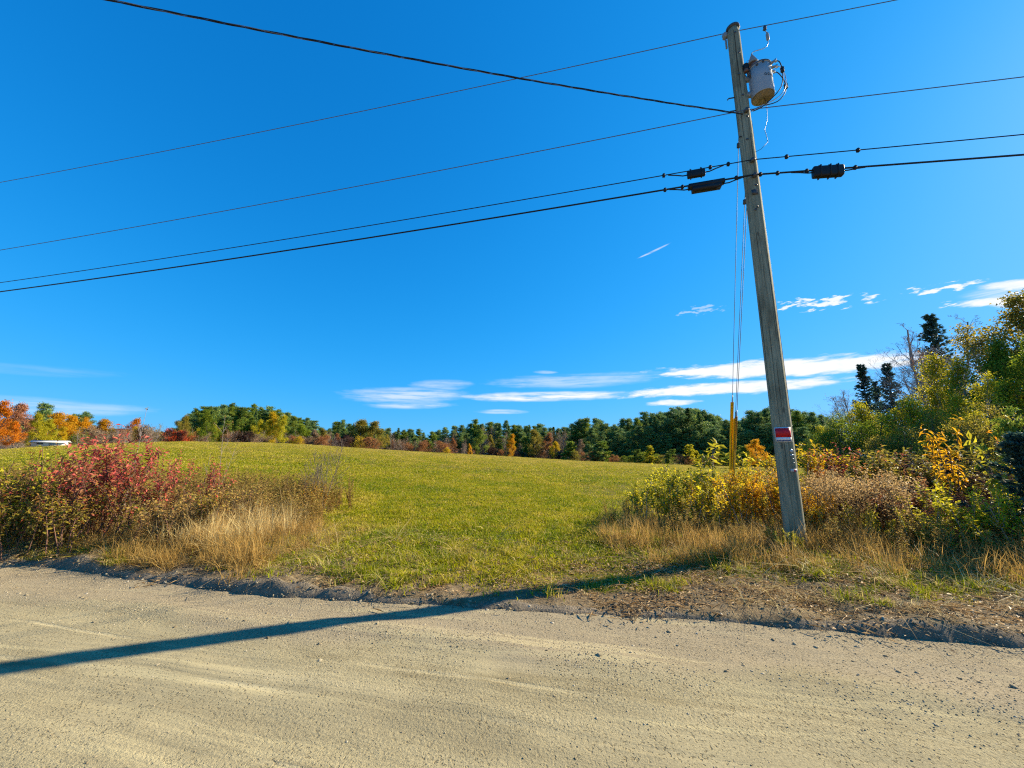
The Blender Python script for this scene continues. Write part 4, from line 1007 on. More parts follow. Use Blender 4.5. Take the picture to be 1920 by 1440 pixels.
# trees one can pick out
for (nm, pk, u_, v_, Y_, key, lab, cat, wd) in [
    ('maple_tree', 'bush0', 318, 803, 80, 'red', 'small bright scarlet maple at the left foot of the wooded rise', 'tree', 1.15),
    ('maple_tree', 'bush1', 346, 807, 82, 'viburnum', 'small crimson tree beside the scarlet maple', 'tree', 0.9),
    ('leafy_tree', 'leafy0', 388, 770, 82, 'green', 'rounded bright green tree at the left of the wooded rise', 'tree', 0.8),
    ('leafy_tree', 'leafy1', 350, 779, 86, 'olive', 'olive tree with pale trunk left of the bright green tree', 'tree', 0.75),
    ('leafy_tree', 'leafy2', 512, 772, 90, 'yellow', 'yellow-topped tree among the pines of the wooded rise', 'tree', 0.7),
    ('leafy_tree', 'leafy3', 533, 778, 90, 'ygreen', 'yellow-green tree right of the yellow-topped one on the rise', 'tree', 0.75),
    ('yellow_bush', 'bush2', 563, 818, 86, 'yellow', 'bright yellow bush at the right foot of the wooded rise', 'shrub', 1.2),
    ('yellow_bush', 'bush0', 546, 825, 85, 'yellow', 'tiny yellow bush left of the bright yellow one', 'shrub', 1.0),
    ('leafy_tree', 'leafy0', 590, 806, 95, 'dust', 'grey-brown rounded tree right of the wooded rise', 'tree', 1.2),
    ('leafy_tree', 'leafy1', 606, 804, 97, 'olive', 'olive-yellow tree right of the wooded rise', 'tree', 0.9),
    ('rusty_bush', 'bush1', 612, 816, 96, 'rust', 'rust-coloured bush right of the wooded rise', 'shrub', 1.3),
    ('leafy_tree', 'leafy2', 680, 787, 122, 'olive', 'broad pale olive tree in a gap between the pines', 'tree', 1.3),
    ('leafy_tree', 'leafy3', 705, 790, 122, 'olive', 'pale olive tree beside the broad olive one', 'tree', 1.2),
    ('rusty_bush', 'bush2', 692, 820, 104, 'rust', 'rounded copper-red bush at the field edge', 'shrub', 1.25),
    ('yellow_bush', 'bush0', 672, 818, 108, 'yellow', 'slim yellow bush left of the copper-red one', 'shrub', 0.8),
    ('rusty_bush', 'bush1', 824, 827, 112, 'rust', 'broad brick-brown bush in the middle of the field edge', 'shrub', 1.3),
    ('yellow_bush', 'bush2', 840, 839, 109, 'yellow', 'low lemon-yellow bush beside the brick-brown one', 'shrub', 1.1),
    ('leafy_tree', 'leafy0', 880, 832, 112, 'gold', 'small tawny tree right of the lemon-yellow bush', 'tree', 0.6),
    ('leafy_tree', 'leafy1', 900, 805, 122, 'pine2', 'tall rounded green tree in the middle of the far wood', 'tree', 0.9),
    ('leafy_tree', 'leafy2', 961, 814, 114, 'gold', 'upright orange-gold tree before the dark wood', 'tree', 0.75),
    ('leafy_tree', 'leafy3', 1000, 806, 120, 'olive', 'tawny olive tree right of the orange-gold tree', 'tree', 1.0),
    ('leafy_tree', 'leafy0', 1030, 812, 118, 'rust', 'faded rust tree between the two golden trees', 'tree', 0.9),
    ('yellow_bush', 'leafy1', 1042, 828, 106, 'yellow', 'bright golden-yellow tree at the field edge', 'tree', 0.8),
    ('leafy_tree', 'leafy2', 1089, 824, 104, 'dust', 'small greyish pink tree right of the golden-yellow tree', 'tree', 0.8),
    ('maple_tree', 'leafy3', 1417, 824, 62, 'gold', 'small round orange-yellow tree just left of the pole', 'tree', 0.95),
    ('maple_tree', 'leafy0', 10, 752, 56, 'orange', 'large orange maple at the left edge of the field', 'tree', 0.95),
    ('maple_tree', 'leafy1', 42, 757, 62, 'pink', 'dusty pink thin-leaved tree behind the orange maple', 'tree', 0.8),
    ('maple_tree', 'leafy3', 30, 790, 54, 'orange', 'lower orange tree in front of the dusty pink tree', 'tree', 0.9),
    ('birch_tree', 'leafy2', 72, 775, 60, 'ygreen', 'yellow-green birch with pale stem behind the white shed', 'tree', 0.75),
    ('birch_tree', 'leafy0', 95, 786, 62, 'ygreen', 'bushy yellow-green tree right of the pale birch', 'tree', 0.9),
    ('maple_tree', 'leafy1', 112, 774, 74, 'gold', 'wide golden maple crown behind the yellow-green birch', 'tree', 1.0),
    ('maple_tree', 'leafy3', 132, 778, 76, 'gold', 'golden maple right of the wide golden crown', 'tree', 0.9),
    ('leafy_tree', 'leafy2', 120, 800, 64, 'yellow', 'lemon-green tree right behind the white shed', 'tree', 0.8),
    ('maple_tree', 'leafy0', 162, 783, 78, 'gold', 'small golden maple below the far pine', 'tree', 0.8),
    ('maple_tree', 'leafy1', 197, 786, 82, 'gold', 'golden maple standing alone before the hills', 'tree', 0.95),
    ('maple_tree', 'leafy2', 258, 785, 84, 'orange', 'orange-topped tree left of the scarlet maple', 'tree', 0.9),
    ('leafy_tree', 'leafy3', 255, 800, 78, 'yellow', 'yellow tree with white stem under the orange-topped one', 'tree', 0.75),
    ('leafy_shrub', 'bush0', 160, 812, 68, 'green', 'dark green rounded shrub right of the white shed', 'shrub', 1.0),
    ('pine_tree', 'pine1', 83, 757, 92, 'pine', 'lone pine with open crown above the golden maples', 'tree', 1.1),
    ('pine_tree', 'pine3', 162, 773, 98, 'pine', 'spreading pine above the small golden maple', 'tree', 1.2),
    ('pine_tree', 'pine0', 140, 777, 99, 'pine', 'narrow pine left of the spreading pine', 'tree', 0.8),
]:
    plant(nm, pk, u_, v_, Y_, key, lab, cat, None, wd, sink=0.3)
for k, (u_, v_) in enumerate(sorted([(20, 808), (52, 812), (140, 806), (152, 800), (175, 800), (188, 806), (210, 801), (222, 795), (236, 803), (275, 797), (290, 800), (300, 795), (180, 812), (215, 812), (242, 812), (282, 812), (90, 812), (60, 822)])):
    plant('thin_tree', ['sparse0', 'sparse1', 'bush1', 'sparse2'][k % 4], u_, v_, 66 + k % 5 * 3, ['dust', 'olive', 'dust', 'rust'][k % 4], nth(u_, 'thin grey-brown tree', 'far left of the field'), 'tree', 'thin trees at the far left', 1.15, sink=0.3)

# --- trees and undergrowth on the right, beyond the pole
for (nm, pk, u_, v_, Y_, key, lab, cat, wd) in [
    ('broadleaf_tree', 'oak0', 1905, 553, 18.5, 'olive', 'tall dark olive tree rising at the right edge of the picture', 'tree', 1.0),
    ('broadleaf_tree', 'oak0', 1868, 640, 17.0, 'green', 'green leafy tree just left of the tall dark olive tree', 'tree', 0.85),
    ('poplar_tree', 'poplar1', 1803, 612, 19.0, 'olive', 'thin-topped olive poplar with forked pale trunk', 'tree', 1.05),
    ('poplar_tree', 'poplar0', 1748, 668, 19.5, 'ygreen', 'yellow-green poplar right below the dark tall spruce', 'tree', 1.0),
    ('poplar_tree', 'poplar0', 1795, 672, 17.0, 'ygreen', 'yellow-green poplar in front of the thin-topped olive one', 'tree', 0.9),
    ('poplar_tree', 'poplar1', 1850, 700, 14.0, 'ygreen', 'yellowish leafy tree below the tall dark olive tree', 'tree', 1.0),
    ('spruce_tree', 'spruce0', 1742, 592, 27.0, 'spruce', 'tallest dark blue-green spruce above the yellow poplar', 'tree', 1.0),
    ('spruce_tree', 'spruce1', 1612, 685, 29.0, 'spruce', 'slim pointed spruce, leftmost of the three', 'tree', 1.1),
    ('spruce_tree', 'spruce0', 1640, 716, 30.0, 'spruce', 'smallest spruce between the two pointed ones', 'tree', 0.8),
    ('spruce_tree', 'spruce1', 1663, 683, 27.0, 'spruce', 'pointed spruce at the foot of the bare tree', 'tree', 1.15),
    ('bare_tree', 'bare0', 1690, 606, 25.0, None, 'leafless grey tree with fanned branches against the white cloud', 'tree', 1.7),
    ('bare_tree', 'bare1', 1582, 733, 31.0, 'dust', 'leafless twiggy tree left of the pointed spruces', 'tree', 1.1),
    ('bare_tree', 'bare1', 1725, 660, 22.0, 'rust', 'leafless tree with a few brown leaves beside the tall spruce', 'tree', 0.8),
    ('rounded_tree', 'round0', 1610, 756, 20.0, 'ygreen', 'round yellow-green tree below the pointed spruces', 'tree', 0.85),
    ('rounded_tree', 'round1', 1572, 775, 19.0, 'green', 'dark green round tree right of the pole', 'tree', 0.95),
    ('rounded_tree', 'round0', 1536, 800, 21.0, 'ygreen', 'low yellow-green tree close behind the pole', 'tree', 0.9),
    ('rounded_tree', 'round1', 1648, 775, 18.0, 'green', 'green bushy tree under the smallest spruce', 'tree', 0.9),
    ('rounded_tree', 'round0', 1700, 748, 17.0, 'ygreen', 'broad yellow-green tree below the bare grey tree', 'tree', 1.0),
    ('rounded_tree', 'round1', 1740, 770, 15.0, 'olive', 'olive bushy tree below the yellow poplar', 'tree', 1.0),
    ('rounded_tree', 'round1', 1690, 800, 14.0, 'olive', 'low olive tree in front of the broad yellow-green one', 'tree', 1.05),
    ('rounded_tree', 'round0', 1830, 775, 12.5, 'ygreen', 'yellow-green tree behind the orange sumac', 'tree', 0.9),
    ('rounded_tree', 'round1', 1790, 800, 12.5, 'green', 'dark green low tree behind the golden sapling', 'tree', 1.0),
    ('rounded_tree', 'round1', 1640, 820, 14.5, 'olive', 'olive shrub-like tree behind the red sumac thicket', 'tree', 1.0),
    ('rounded_tree', 'round0', 1888, 715, 15.5, 'ygreen', 'yellow-green tree filling the right edge under the tall dark olive tree', 'tree', 1.0),
    ('broadleaf_tree', 'oak0', 1935, 628, 15.0, 'green', 'green leafy tree cut by the right picture edge', 'tree', 0.9),
    ('rounded_tree', 'round1', 1850, 760, 11.5, 'olive', 'olive low tree just above the orange sumac', 'tree', 0.9),
    ('sumac', 'sumac0', 1795, 782, 8.6, 'gold', 'orange-leaved sumac with drooping leaflets at the right', 'shrub', 0.7),
    ('sumac', 'sumac0', 1862, 806, 8.2, 'orange', 'reddish orange sumac right of the golden sapling', 'shrub', 0.85),
    ('sapling', 'bigleaf0', 1822, 815, 7.6, 'lime', 'slender yellow-leaved sapling before the dark conifer', 'shrub', 0.75),
    ('sapling', 'bigleaf1', 1848, 868, 7.2, 'lime', 'short yellow-green sapling beside the slender one', 'shrub', 0.8),
    ('young_pine', 'conifer1', 1893, 768, 7.4, 'pine2', 'soft green young pine at the right edge above the dark conifer', 'tree', 0.7),
    ('dark_conifer', 'conifer0', 1912, 812, 6.2, 'spruce', 'dark shaded conifer at the right edge beside the road', 'tree', 1.15),
    ('red_shrub', 'viburnum0', 1572, 834, 11.0, 'viburnum', 'red-leaved shrub nearest the pole in the right thicket', 'shrub', 1.0),
    ('red_shrub', 'viburnum1', 1612, 842, 10.6, 'mixed', 'red-leaved shrub at the right end of the red thicket', 'shrub', 1.1),
    ('red_shrub', 'viburnum2', 1540, 846, 11.5, 'orange', 'orange-red shrub right behind the pole', 'shrub', 0.9),
    ('yellow_shrub', 'yshrub0', 1515, 832, 12.0, 'yellow', 'yellow shrub peeping out behind the pole', 'shrub', 1.1),
    ('grey_shrub', 'yshrub1', 1650, 845, 11.0, 'olive', 'dull olive shrub right of the red thicket', 'shrub', 1.2),
    ('red_shrub', 'viburnum3', 1655, 838, 10.2, 'rust', 'rusty shrub in the shade below the olive trees', 'shrub', 0.7),
    ('dark_shrub', 'yshrub2', 1720, 845, 11.0, 'bramble', 'dark leafless-looking shrub left of the golden sapling', 'shrub', 1.4),
    ('dark_shrub', 'yshrub3', 1765, 835, 10.4, 'olive', 'dull shaded shrub behind the golden sapling', 'shrub', 1.3),
    ('yellow_shrub', 'yshrub0', 1275, 868, 8.9, 'ygreen', 'large yellow-green shrub at the left end of the right thicket', 'shrub', 1.05),
    ('yellow_shrub', 'yshrub1', 1232, 892, 8.7, 'ygreen', 'lower olive-yellow shrub at the edge of the mown field', 'shrub', 1.0),
    ('yellow_shrub', 'yshrub2', 1325, 882, 8.6, 'yellow', 'yellow shrub left of the guy wire guards', 'shrub', 1.0),
    ('yellow_shrub', 'yshrub3', 1372, 884, 8.9, 'gold', 'golden-orange shrub at the foot of the guy wire guards', 'shrub', 0.9),
    ('yellow_shrub', 'yshrub0', 1425, 868, 8.4, 'yellow', 'tall yellow shrub between the guards and the pole', 'shrub', 0.8),
    ('yellow_shrub', 'yshrub2', 1452, 878, 8.0, 'gold', 'golden shrub close against the left of the pole', 'shrub', 0.75),
    ('bigleaf_sapling', 'bigleaf0', 1338, 826, 9.6, 'lime', 'yellow big-leaved sapling left of the guy guards', 'shrub', 1.25),
    ('bigleaf_sapling', 'bigleaf1', 1378, 846, 9.9, 'lime', 'yellow big-leaved sapling right behind the guy guards', 'shrub', 1.1),
    ('yellow_shrub', 'yshrub1', 1452, 988, 6.25, 'lime', 'small yellow-green shrub at the left foot of the pole', 'shrub', 0.9),
    ('yellow_shrub', 'yshrub3', 1520, 915, 7.4, 'gold', 'orange-yellow shrub just right of the pole', 'shrub', 0.9),
    ('yellow_shrub', 'yshrub0', 1552, 945, 7.2, 'yellow', 'yellow shrub right of the orange-yellow one', 'shrub', 0.9),
    ('yellow_shrub', 'yshrub2', 1605, 945, 6.9, 'lime', 'low yellow-green shrub in the dark brambles', 'shrub', 0.7),
    ('yellow_shrub', 'yshrub1', 1735, 912, 6.7, 'ygreen', 'arching yellow-green shrub in front of the brambles', 'shrub', 1.1),
    ('yellow_shrub', 'yshrub0', 1705, 955, 6.5, 'lime', 'low lime shrub under the arching one', 'shrub', 1.0),
    ('yellow_shrub', 'yshrub3', 1790, 905, 6.6, 'ygreen', 'green-yellow shrub under the golden sapling', 'shrub', 0.9),
    ('brown_shrub', 'yshrub2', 1640, 905, 7.8, 'bramble', 'dark purple-brown shrub in the middle of the right thicket', 'shrub', 1.2),
    ('brown_shrub', 'yshrub1', 1685, 892, 7.9, 'rust', 'reddish brown shrub beside the purple-brown one', 'shrub', 1.0),
]:
    plant(nm, pk, u_, v_, Y_, key, lab, cat, 'right roadside thicket', wd)
# --- the thicket left of the field entrance
for (nm, pk, u_, v_, Y_, key, lab, wd) in [
    ('red_shrub', 'viburnum0', 228, 803, 7.9, 'viburnum', 'tallest crimson shrub of the left thicket', 0.85),
    ('red_shrub', 'viburnum1', 272, 818, 7.7, 'viburnum', 'crimson shrub right beside the tallest one', 0.9),
    ('red_shrub', 'viburnum2', 195, 824, 7.6, 'viburnum', 'crimson shrub left beside the tallest one', 0.95),
    ('red_shrub', 'viburnum3', 338, 848, 7.8, 'viburnum', 'bright red shrub at the right end of the red row', 0.8),
    ('red_shrub', 'viburnum0', 305, 852, 7.4, 'viburnum', 'red shrub between the tall one and the right end', 0.9),
    ('red_shrub', 'viburnum1', 245, 848, 7.2, 'viburnum', 'low dark red shrub in front of the tallest one', 1.1),
    ('red_shrub', 'viburnum2', 165, 846, 7.4, 'viburnum', 'maroon shrub left of the crimson ones', 1.0),
    ('red_shrub', 'viburnum3', 104, 832, 7.7, 'mixed', 'thin red-tipped shrub before the white shed', 0.7),
    ('red_shrub', 'viburnum1', 125, 862, 7.2, 'viburnum', 'low wine-red shrub under the thin red-tipped one', 0.9),
    ('red_shrub', 'viburnum0', 400, 862, 7.9, 'viburnum', 'sparse red shrub with bare twigs right of the red row', 0.85),
    ('red_shrub', 'viburnum3', 372, 880, 7.4, 'mixed', 'low red and green shrub under the sparse red one', 1.0),
    ('green_shrub', 'mixed0', 70, 868, 7.5, 'mixed', 'green and red shrub left of the wine-red one', 1.0),
    ('green_shrub', 'mixed1', 25, 845, 7.4, 'lime', 'yellow-green shrub at the left edge of the picture', 1.0),
    ('green_shrub', 'mixed2', 45, 900, 7.0, 'lime', 'low yellow-green shrub at the left edge', 1.1),
    ('green_shrub', 'mixed0', -40, 855, 7.2, 'lime', 'yellow-green shrub cut by the left picture edge', 1.1),
    ('green_shrub', 'mixed1', 120, 905, 6.9, 'mixed', 'low mottled green and brown shrub under the maroon one', 1.1),
    ('green_shrub', 'mixed2', 205, 895, 6.8, 'mixed', 'low mottled shrub in front of the crimson ones', 1.1),
    ('brown_shrub', 'mixed0', 300, 905, 6.9, 'brown', 'olive-brown shrub under the bright red one', 1.2),
    ('brown_shrub', 'mixed1', 380, 915, 7.2, 'brown', 'olive-brown shrub in front of the sparse red one', 1.2),
    ('brown_shrub', 'mixed2', 440, 905, 7.9, 'brown', 'brown shrub behind the pale straw grass', 1.1),
    ('brown_shrub', 'mixed0', 500, 902, 8.8, 'brown', 'brown shrub in the middle of the low right half', 1.0),
    ('brown_shrub', 'mixed1', 560, 892, 9.6, 'brown', 'ochre shrub left of the bare sapling', 1.0),
    ('brown_shrub', 'mixed2', 592, 905, 9.6, 'gold', 'orange-brown shrub at the foot of the bare sapling', 0.7),
    ('bare_sapling', 'sapling0', 645, 822, 10.2, None, 'bare twisted grey sapling at the right end of the left thicket', 1.0),
    ('bare_sapling', 'sapling0', 612, 850, 10.4, None, 'smaller bare sapling left of the twisted one', 0.9),
]:
    plant(nm, pk, u_, v_, Y_, key, lab, 'shrub', 'left roadside thicket', wd)
# lone stalks that stand above the thicket
def stalk(seed, h, heads):
    r = np.random.default_rng(seed); w = MB(); l = MB()
    p = bough(r, (0, 0, -0.05), (r.normal(0, .06), r.normal(0, .06), 1), h, 8, 0.1, 0.035); w.tube(p, np.linspace(0.006, 0.002, 8), 4, False)
    for k in range(heads):
        q, d = along(p, r.uniform(0.6, 0.97)); b = bough(r, q, side_dir(r, d, 0.7), h * r.uniform(0.06, 0.16), 4, 0.3, 0.1); w.tube(b, np.linspace(0.003, 0.0015, 4), 3, False)
        n = 5; l.leaves(np.repeat(b[-1:], n, 0), r.normal(0, 1, (n, 3)), r.normal(0, 1, (n, 3)), 0.030, 0.012, r.random(n))
    n = 7; l.leaves(np.repeat(p[-1:], n, 0), r.normal(0, 1, (n, 3)) + [0, 0, -.4], r.normal(0, 1, (n, 3)), 0.038, 0.013, r.random(n))
    return w, l
for i in range(2): pro('stalk%d' % i, stalk(300 + i, 2.0, 7), 2.0, M_TWIG, 'stems', 'seed_head', 'brown')
for (u_, v_, Y_, pk, lab) in [(276, 764, 8.3, 'stalk0', 'tall thin dark weed stalk above the crimson shrubs'), (422, 778, 8.2, 'stalk1', 'tall pale weed stalk with dry pods right of the red row'), (395, 850, 8.0, 'stalk0', 'short weed stalk beside the sparse red shrub'), (445, 830, 8.4, 'stalk1', 'leaning weed stalk right of the tall pale one'), (1246, 852, 9.0, 'stalk0', 'single reddish stalk left of the yellow-green shrub')]:
    plant('weed_stalk', pk, u_, v_, Y_, None, lab, 'weed', None, 1.0)

# ------------------------------------------------------------------ white shed at the far left
def shed():
    t = top(96, 826, 58.0); zb = Hs(t.x, t.y)
    o = empty('shed', (t.x, t.y, zb), 'low white shed with pale roof half hidden behind the crest at far left', 'building', None, R(40))
    wm = plain('white_boards', (0.62, 0.62, 0.58), 0.7); rm = plain('pale_metal_roof', (0.66, 0.68, 0.66), 0.4)
    zt = t.z - zb
    m = MB(); m.box((0, 0, zt * 0.40), (1.6, 1.3, zt * 0.42)); obj('wall', m.mesh('wall', wm), o)
    m = MB(); a = 0.32
    for sg in (-1, 1):
        v = [(-1.85, 0, zt), (1.85, 0, zt), (1.85, sg * 1.55, zt * 0.74), (-1.85, sg * 1.55, zt * 0.74)]
        v = v + [(x, y, z - 0.08) for x, y, z in v]
        m.add(v, [(0, 1, 2, 3), (7, 6, 5, 4), (0, 4, 5, 1), (1, 5, 6, 2), (2, 6, 7, 3), (3, 7, 4, 0)])
    obj('roof', m.mesh('roof', rm), o)
    m = MB(); m.box((0.5, -1.315, zt * 0.38), (0.45, 0.02, zt * 0.28)); obj('door', m.mesh('door', plain('grey_door', (0.35, 0.36, 0.36), 0.6)), o)
    m = MB(); m.box((-0.8, -1.312, zt * 0.5), (0.3, 0.015, zt * 0.14)); obj('window', m.mesh('window', plain('dark_glass', (0.05, 0.06, 0.07), 0.15)), o)
shed()

# ------------------------------------------------------------------ utility pole
PX, PY = 4.53, 6.5
PZ = Hs(PX, PY) - 0.06
PH = 10.15 - PZ
d3 = np.array([D[0], D[1], 0]); n3 = np.array([NN[0], NN[1], 0]); z3 = np.array([0, 0, 1.0])
def pole_r(z): return 0.148 - 0.036 * (z - PZ) / PH
def pole_mat(g):
    p = g.obj(); x, y, z = g.split(p)
    grain = g.noise(g.mapping(p, scale=(9, 9, 0.35)), 4.0, 6, 0.65, 0.4); band = g.noise(g.mapping(p, scale=(1, 1, 0.35)), 3.0, 3)
    check = g.noise(g.mapping(p, scale=(22, 22, 0.22)), 2.0, 3, 0.5).step(0.58, 0.66)
    knots = g.voronoi(g.mapping(p, scale=(5, 5, 1.6)), 1.0).step(0.05, 0.12)
    c = g.ramp(grain * 0.65 + band * 0.35, [(0.28, (0.085, 0.080, 0.050)), (0.44, (0.21, 0.20, 0.130)), (0.58, (0.32, 0.305, 0.205)), (0.75, (0.45, 0.43, 0.31))])
    blot = g.noise(g.mapping(p, scale=(2.2, 2.2, 0.9)), 1.0, 4, 0.6).step(0.50, 0.68)
    c = g.mix(blot * 0.6, c, (0.10, 0.075, 0.045)); c = g.mix(check * 0.85, c, (0.035, 0.03, 0.02)); c = g.mix((1.0 - knots) * 0.7, c, (0.06, 0.05, 0.035))
    c = g.mix(((z * -1.0).step(-0.45, -0.1)) * 0.4 * band, c, (0.09, 0.075, 0.05))
    return principled(g, c, 0.85, g.bump(grain * 0.7 - check * 0.8, 0.45, 0.012), 0, 0.2)
M_POLE = material('weathered_pole', pole_mat)
M_GALV = plain('galvanised_steel', (0.38, 0.39, 0.40), 0.45, 0.7, 0.2)
M_DARKST = plain('dark_steel', (0.09, 0.09, 0.095), 0.5, 0.5, 0.3)
M_BLACK = plain('black_plastic', (0.012, 0.012, 0.014), 0.45, 0, 0.3)
M_CABLE = plain('black_cable', (0.012, 0.013, 0.016), 0.5, 0, 0.2)
M_ALU = plain('aluminium_strand', (0.16, 0.17, 0.20), 0.5, 0.5, 0.2)
M_BRIGHT = plain('bright_wire', (0.62, 0.62, 0.62), 0.3, 0.8, 0.1)
M_TANK = plain('grey_tank_paint', (0.34, 0.36, 0.37), 0.45, 0, 0.10, 6)
M_PORC = plain('brown_porcelain', (0.16, 0.085, 0.06), 0.25, 0, 0.2)
M_GREYI = plain('grey_polymer', (0.24, 0.26, 0.27), 0.5, 0, 0.15)
M_WHITE = plain('white_label', (0.75, 0.75, 0.73), 0.6, 0, 0.05)

pole = empty('utility_pole', (PX, PY, PZ), 'weathered grey-green wooden utility pole standing at the roadside', 'utility pole')
m = MB()
zs = np.linspace(0, PH, 70); th = np.arange(28) * 2 * math.pi / 28
rr_ = (pole_r(zs + PZ)[:, None]) * (1 + 0.012 * vnoise(th[None, :] * 2.0 + zs[:, None] * 0.05, zs[:, None] * 0.7, 1.0) + 0.010 * np.sin(th * 3)[None, :])
rr_[-1] *= 0.86
v = np.stack([rr_ * np.cos(th), rr_ * np.sin(th), np.repeat(zs[:, None], 28, 1)], -1).reshape(-1, 3)
v = np.concatenate([v, [(0, 0, PH + 0.012)]])
i_ = np.arange(69)[:, None] * 28; j_ = np.arange(28)[None, :]; j2 = (j_ + 1) % 28
m.add(v, np.stack([i_ + j_, i_ + j2, i_ + 28 + j2, i_ + 28 + j_], -1).reshape(-1, 4), [(len(v) - 1, 69 * 28 + s, 69 * 28 + (s + 1) % 28) for s in range(28)])
obj('shaft', m.mesh('shaft', M_POLE, True), pole)
def P_(z, a, out=0.0):
    """point on the shaft, local to the pole; a: 0 = along the road to the right, 90 = towards the field"""
    r = pole_r(z) + out; ca, sa = math.cos(R(a)), math.sin(R(a))
    return d3 * ca * r + n3 * sa * r + z3 * (z - PZ)
m = MB(); m.lathe([(0.10, 0), (0.128, 0.01), (0.126, 0.05), (0.05, 0.09), (0.03, 0.10)], (0, 0, PH - 0.01)); obj('cap', m.mesh('cap', M_DARKST, True), pole)
m = MB(); q = P_(10.02, 165, 0.03); m.tube([q - z3 * 0.25, q + z3 * 0.02], 0.018, 6); m.lathe([(0.03, 0), (0.055, 0.02), (0.05, 0.05), (0.06, 0.08), (0.035, 0.13), (0.01, 0.14)], q); obj('insulator', m.mesh('insulator', M_GREYI, True), pole)
gw = [P_(z, -6 + 3 * math.sin(z * 1.3), 0.006) for z in np.linspace(PZ + 0.02, 7.95, 40)]
m = MB(); m.tube(gw, 0.006, 5); obj('ground_wire', m.mesh('ground_wire', M_ALU, True), pole)
for z, a, L in ((8.55, 180, 0.13), (8.25, 180, 0.13), (7.6, -150, 0.05), (6.35, -115, 0.03), (6.05, -95, 0.03)):
    m = MB(); m.tube([P_(z, a, -0.02), P_(z, a, L * 0.8), P_(z - 0.03, a, L)], 0.012, 6); obj('bolt', m.mesh('bolt', M_DARKST), pole)
for k, z in enumerate(np.linspace(9.95, 6.0, 9)):                 # stubs of old nails and hardware plates on the road side
    m = MB(); q = P_(z, -95 + 12 * math.sin(k * 2.1), 0.004); m.lathe([(0.02, -0.006), (0.024, 0.0), (0.016, 0.008)], q, np.stack([d3, z3, -n3], 1), 8); obj('nail_plate', m.mesh('nail_plate', M_DARKST), pole)
m = MB(); m.box(P_(6.35, -100, 0.008), (0.05, 0.05, 0.006), np.stack([d3, z3, n3], 1)); obj('bracket_plate', m.mesh('bracket_plate', M_DARKST), pole)
for k, (z, a, r_) in enumerate(((1.64, -75, 0.030), (1.57, -82, 0.014), (1.57, -72, 0.018), (1.57, -63, 0.012), (1.51, -70, 0.012), (1.45, -68, 0.010), (1.33, -68, 0.012))):
    m = MB(); m.lathe([(r_, -0.002), (r_, 0.002), (r_ * 0.6, 0.004)], P_(z, a, 0.003), np.stack([-d3 * math.sin(R(a)) + n3 * math.cos(R(a)), z3, d3 * math.cos(R(a)) + n3 * math.sin(R(a))], 1), 10)
    obj('tag_nail', m.mesh('tag_nail', M_GALV), pole)

def curved_panel(z0, z1, a0, a1, out, n=10):
    m = MB(); v = []
    for k in range(n + 1):
        a = a0 + (a1 - a0) * k / n
        v += [P_(z0, a, out), P_(z1, a, out), P_(z0, a, out + 0.003), P_(z1, a, out + 0.003)]
    q = []
    for k in range(n):
        b = k * 4; q += [(b + 2, b + 6, b + 7, b + 3), (b, b + 1, b + 5, b + 4), (b + 1, b + 3, b + 7, b + 5), (b, b + 4, b + 6, b + 2)]
    q += [(0, 2, 3, 1), (n * 4, n * 4 + 1, n * 4 + 3, n * 4 + 2)]
    m.add(np.array(v), q); return m
def on_pole(u_, v_): return top(u_, v_, PY - 0.12).z
z_t, z_b = on_pole(1458, 801), on_pole(1460, 829)
sign = empty('notice_sign', (PX, PY, PZ), 'small red and white notice sign bent round the pole', 'sign')
A0, A1 = -158, -62
obj('backing', curved_panel(z_b, z_t, A0, A1, 0.006).mesh('backing', plain('sign_white', (0.62, 0.64, 0.66), 0.5, 0, 0.05)), sign)
hgt = z_t - z_b
def red_mat(g):
    p = g.obj(); x, y, z = g.split(p)
    n = g.noise(g.mapping(p, scale=(30, 30, 110)), 1.0, 2)
    return principled(g, g.mix(n.step(0.55, 0.7) * 0.35, (0.62, 0.012, 0.022), (0.42, 0.010, 0.02)), 0.45)
obj('red_field', curved_panel(z_b + hgt * 0.33, z_t - hgt * 0.06, A0 + 5, A1 - 4, 0.0095).mesh('red_field', material('sign_red', red_mat)), sign)
obj('white_strip', curved_panel(z_b + hgt * 0.13, z_b + hgt * 0.31, A0 + 6, A1 - 4, 0.0095).mesh('white_strip', M_WHITE), sign)
obj('blue_strip', curved_panel(z_b + hgt * 0.055, z_b + hgt * 0.12, A0 + 6, A1 - 4, 0.0095).mesh('blue_strip', plain('sign_blue', (0.03, 0.06, 0.14), 0.5)), sign)
zt_ = on_pole(1475, 882)
tagp = empty('pole_tag', (PX, PY, PZ), 'narrow grey tag with a red dot nailed below the notice sign', 'tag')
obj('plate', curved_panel(zt_ - 0.024, zt_ + 0.024, -95, -52, 0.006).mesh('plate', plain('tag_grey', (0.42, 0.42, 0.42), 0.5)), tagp)
obj('red_dot', curved_panel(zt_ - 0.020, zt_ + 0.020, -76, -66, 0.0095, 4).mesh('red_dot', plain('tag_red', (0.45, 0.04, 0.06), 0.5)), tagp)

